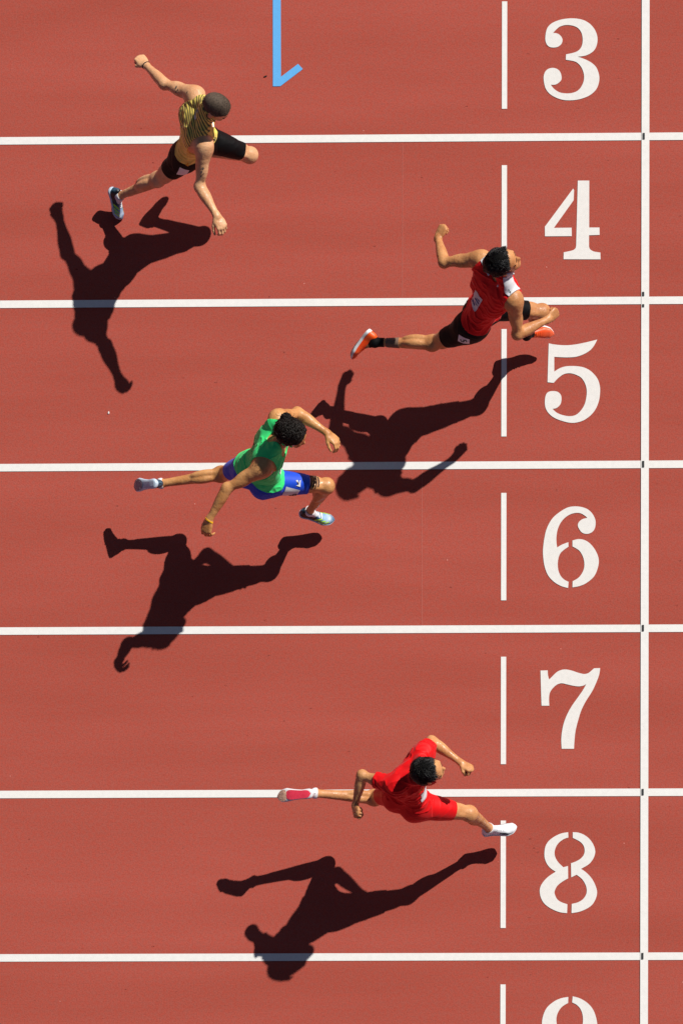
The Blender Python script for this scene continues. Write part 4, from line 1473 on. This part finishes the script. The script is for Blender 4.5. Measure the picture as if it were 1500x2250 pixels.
drape('chest_bib', *grid2(.19, .12, 12, 10), X['bvh_shirt'], X['TP'](.46, 0, .1), -rr, X['up'], -ff, MAT['white_cloth'], X['root'], .004)
# dark tape fanned over the thigh
hip, kn, an = X['legs']['R']
d_ = kn - hip
bk = nrm((an - kn) - d_ * (((an - kn) @ d_) / (d_ @ d_)))
dt_ = nrm(d_)
sd_ = np.cross(dt_, bk)
q = X['V'] - hip
angv = np.arctan2(q @ sd_, -(q @ bk))
on = np.where(X['D']['thighR'] < .012, 1., -1.)
for i in range(4):
    tc = .705 + .042 * i
    lo_a, hi_a = -1.15 + .16 * i, .95 - .10 * i
    f = np.minimum.reduce([.0062 - np.abs((X['tR'] - tc + .040 * angv ** 2) * np.linalg.norm(d_)), (angv - lo_a) * .06, (hi_a - angv) * .06, on])
    garment('tape_strip', X['V'], X['N'], X['T'], f, .0016, MAT['tape_dark'], X['root'])
f = np.minimum.reduce([(X['tR'] - .665) * .4, (.80 - X['tR']) * .4, (angv - .55) * .06, (1.15 - angv) * .06, on])
garment('tape_strip', X['V'], X['N'], X['T'], f, .0012, MAT['tape_dark'], X['root'])
sh, el, wr = X['arms']['R']
d_ = wr - el
t = ((X['V'] - el) @ d_) / (d_ @ d_)
band(X, 'wristband', t, .985, 1.030, np.where(np.minimum(X['D']['foreR'], X['D']['handR']) < .012, 1., -1.), .0022, MAT['elastic'])

# ------------------------------------------------------------------ runner in red, lane 8
X = build_runner(dict(
    label='sprinter in all red kit with short sleeves and white spikes, black hair',
    joints={'head': [0.66, -2.264, 1.569], 'neck': [0.562, -2.213, 1.397], 'hipL': [0.433, -2.285, 0.928], 'hipR': [0.581, -2.379, 0.892], 'shL': [0.628, -2.082, 1.335], 'elL': [0.678, -1.953, 1.082], 'wrL': [0.894, -2.114, 1.096], 'haL': [0.956, -2.158, 1.107], 'knL': [0.258, -2.262, 0.566], 'anL': [-0.172, -2.259, 0.732], 'heL': [-0.190, -2.274, 0.809], 'toL': [-0.446, -2.272, 0.722], 'shR': [0.424, -2.334, 1.381], 'elR': [0.181, -2.238, 1.285], 'wrR': [0.126, -2.427, 1.128], 'haR': [0.143, -2.488, 1.174], 'knR': [0.952, -2.401, 0.681], 'anR': [1.094, -2.436, 0.291], 'heR': [1.051, -2.455, 0.238], 'toR': [1.297, -2.427, 0.225]},
    face=(.93, .18, .12), crown=(-.1, 0, 1), skin=skin_material('light_tan_skin', lin(214, 158, 106), lin(188, 128, 80)), girth=.96, scale=.97, leg_girth=1.14,
    handL=dict(back=(.3, .5, .7), thumb=1, curl=FIST), handR=dict(back=(-.8, 0, .5), thumb=1, curl=FIST),
    hem=.10, sleeve=.60, wrinkle=.009, shirt=red_suit, shirt_name='sleeved_top', shirt_off=.006, neck_r=.060, scoop=.03, shorts=red_suit, short_hem=(.66, .66), sock_from=.985, sock=MAT['white_cloth'],
    shoes=dict(L=PAL_WHITE, R=PAL_WHITE), hair=hair_material('black_hair_b', (.006, .0055, .0055, 1)), hair_style='straight', hairline=.014, head_scale=1.05))
rr, ff = X['fr'](.75)
drape('chest_lettering', *text2('CHN', .055), X['bvh_shirt'], X['TP'](.70, 0, .1), -rr, X['up'], -ff, MAT['ink_gold'], X['root'], .004)
chk = ([(-.022, .006), (-.012, -.008), (.024, .010), (-.010, .0)], [(0, 1, 3), (1, 2, 3)])
drape('chest_emblem', *chk, X['bvh_shirt'], X['TP'](.85, .06, .1), -rr, X['up'], -ff, MAT['ink_gold'], X['root'], .004)
drape('chest_bib', *grid2(.20, .13, 12, 10), X['bvh_shirt'], X['TP'](.45, 0, .1), -rr, X['up'], -ff, MAT['white_cloth'], X['root'], .004)


# ------------------------------------------------------------------ scraps on the track
def scrap(name, px, py, pts, z, mat, label):
    c = ground_point(px, py)
    V = [(c.x + a, c.y + b, .003) for a, b in pts] + [(c.x + a * .7, c.y + b * .7, .003 + z) for a, b in pts]
    n = len(pts)
    F = [tuple(range(n, 2 * n))] + [(i, (i + 1) % n, n + (i + 1) % n, n + i) for i in range(n)]
    o = mesh_obj(name, V, F, mat, None, False)
    o['label'] = label
    o['category'] = 'debris'
    return o


scrap('rubber_scrap', 583, 168, [(-.014, -.003), (-.004, -.008), (.010, -.002), (.015, .006), (.002, .006)], .006, MAT['debris_dark'],
      'small dark scrap beside the blue hook mark')
scrap('paper_scrap', 239, 907, [(-.005, -.012), (.006, -.010), (.007, .004), (.002, .012), (-.004, .006)], .005, MAT['debris_white'],
      'tiny white scrap lying on bare red track near left edge')
